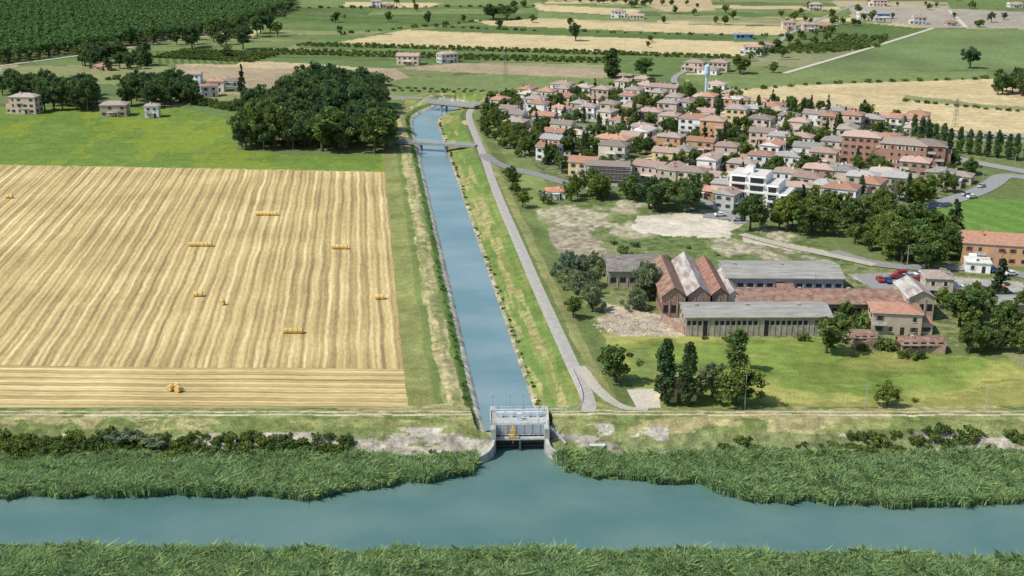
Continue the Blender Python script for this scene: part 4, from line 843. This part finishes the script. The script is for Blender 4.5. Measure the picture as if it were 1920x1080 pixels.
# ---------------------------------------------------------------- sluice gate
def sluice():
    yaml=mat("yellow_paint",(.70,.42,.02),.5,2,.1);gatem=mat("gate_steel",(.10,.11,.11),.6,1,.3);cl=patchy("sluice_concrete",(.32,.32,.29),(.48,.48,.44),.7);panel=patchy("sluice_panel",(.36,.40,.43),(.46,.50,.53),.5,(1,1,.3));eq=mat("machinery_pale_blue",(.5,.58,.62),.5,2,.1)
    cx,cy=g(975,845,ZR);root=bpy.data.objects.new("sluice_gate",None);S.collection.objects.link(root);root.location=(cx,cy,0);root.rotation_euler=(0,0,math.radians(1.5))
    def part(nm,mb,ms): o=obj(nm,mb.mesh(nm),ms);o.parent=root
    hw=5.4;top=1.6
    mb=MB()
    for s_ in(-1,1):
        a_,b_=sorted((s_*hw,s_*(hw+1.1)));mb.box(a_,b_,-1,12,-6,top+.2,0)
        P=[(s_*(hw+.5),-1.0),(s_*(hw+.9),-3),(s_*(hw+2),-4.8),(s_*(hw+3.8),-6),(s_*(hw+6),-6.6)]
        for i,(p,q) in enumerate(zip(P[:-1],P[1:])):
            z1=-.6-i*.55;z2=-.6-(i+1)*.55
            d=Vector((q[0]-p[0],q[1]-p[1],0)).normalized();n=Vector((-d.y,d.x,0))*.35
            c=[Vector((p[0],p[1],0))-n,Vector((q[0],q[1],0))-n,Vector((q[0],q[1],0))+n,Vector((p[0],p[1],0))+n];zz=[z1,z2,z2,z1]
            T=[Vector((v.x,v.y,k)) for v,k in zip(c,zz)];Bt=[Vector((v.x,v.y,-6)) for v in c]
            mb.face(T,0)
            for j in range(4): mb.face([Bt[j],Bt[(j+1)%4],T[(j+1)%4],T[j]],0)
    part("piers",mb,[cl])
    mb=MB();mb.box(-.25,.25,-.1,11,-6,-1.2,0);part("inner_pier",mb,[gatem])
    mb=MB();mb.box(-hw+.003,hw-.003,1.5,1.7,-6,-.6,0)
    for i in range(22): mb.box(-hw+.25+i*.49,-hw+.33+i*.49,1.2,1.5,-5,-.7,1)
    for z in(-3.2,-2.2): mb.box(-hw+.1,hw-.1,1.05,1.2,z,z+.15,1)
    part("gates",mb,[dk,gatem])
    mb=MB();mb.box(-hw+.003,hw-.003,-.2,1.2,-1.15,-.9,0);part("lower_walkway",mb,[cl])
    mb=MB();mb.box(-hw+.003,hw-.003,1.9,2.3,-.8,1.75,0);mb.box(-hw-1.2,hw+1.2,2.303,9.5,1.35,1.75,1);mb.box(-hw-1.2,-hw-.9,1.6,9.5,1.753,2.1,1);mb.box(hw+.9,hw+1.2,1.6,9.5,1.753,2.1,1)
    for i in range(6): mb.box(-hw+.8+i*1.8,-hw+.95+i*1.8,1.82,1.9,-.8,1.75,1)
    part("bridge_deck",mb,[panel,cl])
    mb=MB()
    def rl(x0,y0,x1,y1,z,h=1.1,sp=1.2):
        l=math.hypot(x1-x0,y1-y0);n=max(1,int(l/sp))
        for i in range(n+1): mb.cyl((x0+(x1-x0)*i/n,y0+(y1-y0)*i/n,z),(x0+(x1-x0)*i/n,y0+(y1-y0)*i/n,z+h),.04,.04,4)
        for q in(.5,1): mb.cyl((x0,y0,z+h*q),(x1,y1,z+h*q),.04,.04,4)
    rl(-hw,-.15,hw,-.15,-.9);rl(-hw-1.1,2.1,hw+1.1,2.1,1.75);rl(-hw-1.1,9.3,hw+1.1,9.3,1.75);rl(-hw-1.1,2.1,-hw-1.1,9.3,1.75);rl(hw+1.1,2.1,hw+1.1,9.3,1.75)
    rl(hw+1,-.5,hw+4.2,3.2,.2);rl(-hw-.6,-1,-hw-.6,2,1.8);rl(hw+.6,-1,hw+.6,2,1.8)
    part("railings",mb,[rail])
    mb=MB()
    for c in(-4.2,-1.9,1.9,4.2):
        mb.box(c-.45,c+.45,5.6,6.5,1.753,2.7,0);mb.cyl((c-.8,6,2.9),(c+.8,6,2.9),.25,.25,8);mb.cyl((c,6,2.7),(c,6,4.0),.05,.05,5);mb.box(c-1,c-.8,5.8,6.2,1.753,3.1,0);mb.box(c+.8,c+1,5.8,6.2,1.753,3.1,0)
    mb.box(-5.2,5.2,6.9,7.15,2.9,3.15,0);mb.box(-5.3,-5.05,6.85,7.2,1.753,3.3,0);mb.box(5.05,5.3,6.85,7.2,1.753,3.3,0);mb.box(-.5,.5,4,4.8,1.753,3.4,0)
    part("hoists",mb,[eq])
    mb=MB()
    mb.box(-2.2,-1.0,-.05,1.0,-.897,-.3,0);mb.box(-1.95,-1.25,.05,.9,-.297,1.0,0);mb.cyl((-1.9,.1,-.3),(-1.6,.5,2.2),.09,.07,6);mb.cyl((-1.3,.1,-.3),(-1.6,.5,2.2),.09,.07,6);mb.cyl((-1.6,.5,2.1),(-1.6,-1.2,1.9),.09,.06,6);mb.box(-2.6,-2.203,-.05,.5,-.897,.1,0);mb.box(-.997,-.3,.1,.6,-.897,-.4,0);mb.cyl((-1.6,-1.2,1.9),(-1.6,-1.2,-1.5),.03,.03,4)
    part("trash_rake",mb,[yaml])
    mb=MB()
    for px,py in((-5.9,8.8),(5.9,8.8),(-2,9),(1,9.2),(4.3,2.2)):
        mb.cyl((px,py,1.7),(px,py,5.6),.07,.045,5);mb.box(px-.25,px+.25,py-.1,py+.1,5.5,5.75,0)
    part("lamp_posts",mb,[steel])
    mb=MB();mb.face([(hw+1.2,1,1.5),(hw+1.2,2,1.5),(hw+5,-1.2,-1.4),(hw+4.4,-1.9,-1.4)][::-1]);part("steps",mb,[cl])
sluice()
x,y=g(1120,836,-1.8);mb=MB();mb.box(-1.7,1.7,-.6,.6,.5,.62,0);mb.box(-1.6,-1.4,-.5,.5,-.6,.5,1);mb.box(1.4,1.6,-.5,.5,-.6,.5,1);mb.box(-1.5,1.5,-.5,-.45,-.1,.497,1);obj("small_platform",mb.mesh("platform"),[rail,brk],(x,y,hz(x,y)))
x,y=g(1145,850,-3);mb=MB()
for k in range(10): mb.box(-.25,.25,k*.9,k*.9+.6,k*.36,k*.36+.2,0)
obj("bank_steps",mb.mesh("bank_steps"),[conc],(x,y-1,-3.3))
P=densify(smoothp(gp([(1020,768),(1060,770),(1085,762),(1094,748),(1086,722),(1072,694)],1.2)),2);mb=MB()
for (x1,y1),(x2,y2) in zip(P[:-1],P[1:]):
    z1=max(hz(x1,y1),.6);z2=max(hz(x2,y2),.6);mb.cyl((x1,y1,z1-.3),(x1,y1,z1+.7),.05,.05,4)
    mb.face([(x1,y1,z1+.45),(x2,y2,z2+.45),(x2,y2,z2+.75),(x1,y1,z1+.75)])
obj("guard_rail",mb.mesh("guard_rail"),[rail])
# ---------------------------------------------------------------- bales
balem=mat("straw_bale",(.66,.46,.17),.95,3,.3,.6)
def bale_into(mb,cx,cy,cz,ang,r=.78,w=1.25):
    d=Vector((math.cos(ang),math.sin(ang),0));c=Vector((cx,cy,cz))
    mb.cyl(c-d*w/2,c-d*w/2*.86,r*.92,r,18,0);mb.cyl(c-d*w/2*.86,c+d*w/2*.86,r,r,18,0,cap=False);mb.cyl(c+d*w/2*.86,c+d*w/2,r,r*.92,18,0)
    for q in(.3,.6): mb.cyl(c+d*w/2,c+d*(w/2+.02),r*q+.05,r*q,14,0)
def bales(u,v,n,ang=0,sp=1.32,clus=False):
    x,y=g(u,v);mb=MB()
    for i in range(n):
        if clus: bale_into(mb,[-1.1,.3,1.0][i%3],[0,.9,-.7][i%3],.76,[1.2,1.5,1.1][i%3])
        else: bale_into(mb,(i-(n-1)/2)*sp,random.uniform(-.06,.06),.76,ang+random.uniform(-.05,.05))
    obj("straw_bales" if n>1 else "straw_bale",mb.mesh("bales"),[balem],(x,y,.03),0)
for a_ in[(500,404,6),(376,462,6),(637,467,4),(372,556,2),(712,561,2),(550,625,4),(18,372,2)]: bales(*a_)
bales(417,572,1,1.3);bales(328,733,3,clus=True)
# ---------------------------------------------------------------- cars
def carmesh():
    mb=MB();pr=[(-2.1,.35),(-2.1,.8),(-1.75,.95),(-1.2,1.0),(-.7,1.42),(.75,1.45),(1.35,.98),(2.0,.85),(2.15,.6),(2.15,.35)]
    hw=.85;i0=[(x,-hw if z<1.1 else -hw*.82,z) for x,z in pr];i1=[(x,hw if z<1.1 else hw*.82,z) for x,z in pr]
    mb.face(i0,0);mb.face(i1[::-1],0)
    for k in range(len(pr)):
        k2=(k+1)%len(pr);m=1 if k in(3,5) else 0;mb.face([i0[k2],i0[k],i1[k],i1[k2]],m)
    for s_ in(-1,1): mb.face([(-1.1,s_*(hw+.01),1.0),(-.65,s_*hw*.84,1.36),(.7,s_*hw*.84,1.38),(1.2,s_*(hw+.01),1.0)],1)
    for x in(-1.35,1.35):
        for s_ in(-1,1): mb.cyl((x,s_*.68,.32),(x,s_*.9,.32),.32,.32,12,2)
    return mb
CARM=[mat("car_paint_"+n,c,.3,1,.02,spec=.6) for n,c in dict(white=(.7,.7,.7),silver=(.4,.41,.42),red=(.4,.03,.03),blue=(.04,.08,.25),dark=(.04,.04,.05)).items()]
tyre=mat("tyre",(.02,.02,.02),.9);CM=[]
for m in CARM:
    me=carmesh().mesh("car");me.materials.append(m);me.materials.append(glass);me.materials.append(tyre);CM.append(me)
cars=[(1200,318,60),(1460,405,20),(1475,406,15),(1500,403,15),(1580,394,-5),(1610,388,0),(1425,410,170),(1350,406,10),(1680,523,0),(1692,525,5),(1705,521,0),(1718,528,0),(1665,530,90),(1650,528,90),(1690,515,10),(1725,518,20),(1840,352,40),(1812,368,20),(1822,372,20),(1250,286,50),(1290,266,40),(1130,352,-10),(1870,512,10),(1895,517,10),(1780,535,20),(1805,545,10),(1830,540,5),(1850,548,-5),(1875,545,0),(1745,395,20),(1715,405,20),(1545,398,0),(1385,415,0)]
for u,v,r in cars:
    x,y=g(u,v);o=bpy.data.objects.new("parked_car",random.choice(CM+CM[:2]+CM[:2]));S.collection.objects.link(o);o.location=(x,y,.25);o.rotation_euler=(0,0,math.radians(r))
# ---------------------------------------------------------------- town trees
HA=np.array(HP);rr=random.Random(9);k=0
for _ in range(8000):
    x=rr.uniform(tpa[:,0].min()-10,tpa[:,0].max()+20);y=rr.uniform(tpa[:,1].min()-10,tpa[:,1].max()+10)
    if not inpoly(np.array([x]),np.array([y]),tp)[0]: continue
    if rdist(x,y)<2.0 or (np.hypot(HA[:,0]-x,HA[:,1]-y)-HA[:,2]).min()<1.6: continue
    kd=rr.choices(['round','cypress','willow','bush','poplar'],[7,2,1.5,2.5,.5])[0];h=dict(round=rr.uniform(5,9.5),cypress=rr.uniform(6,12),willow=rr.uniform(4,7),bush=rr.uniform(2,4),poplar=rr.uniform(9,13))[kd]
    tree(kd,x,y,h);k+=1
    if k>520: break
print("town trees",k)
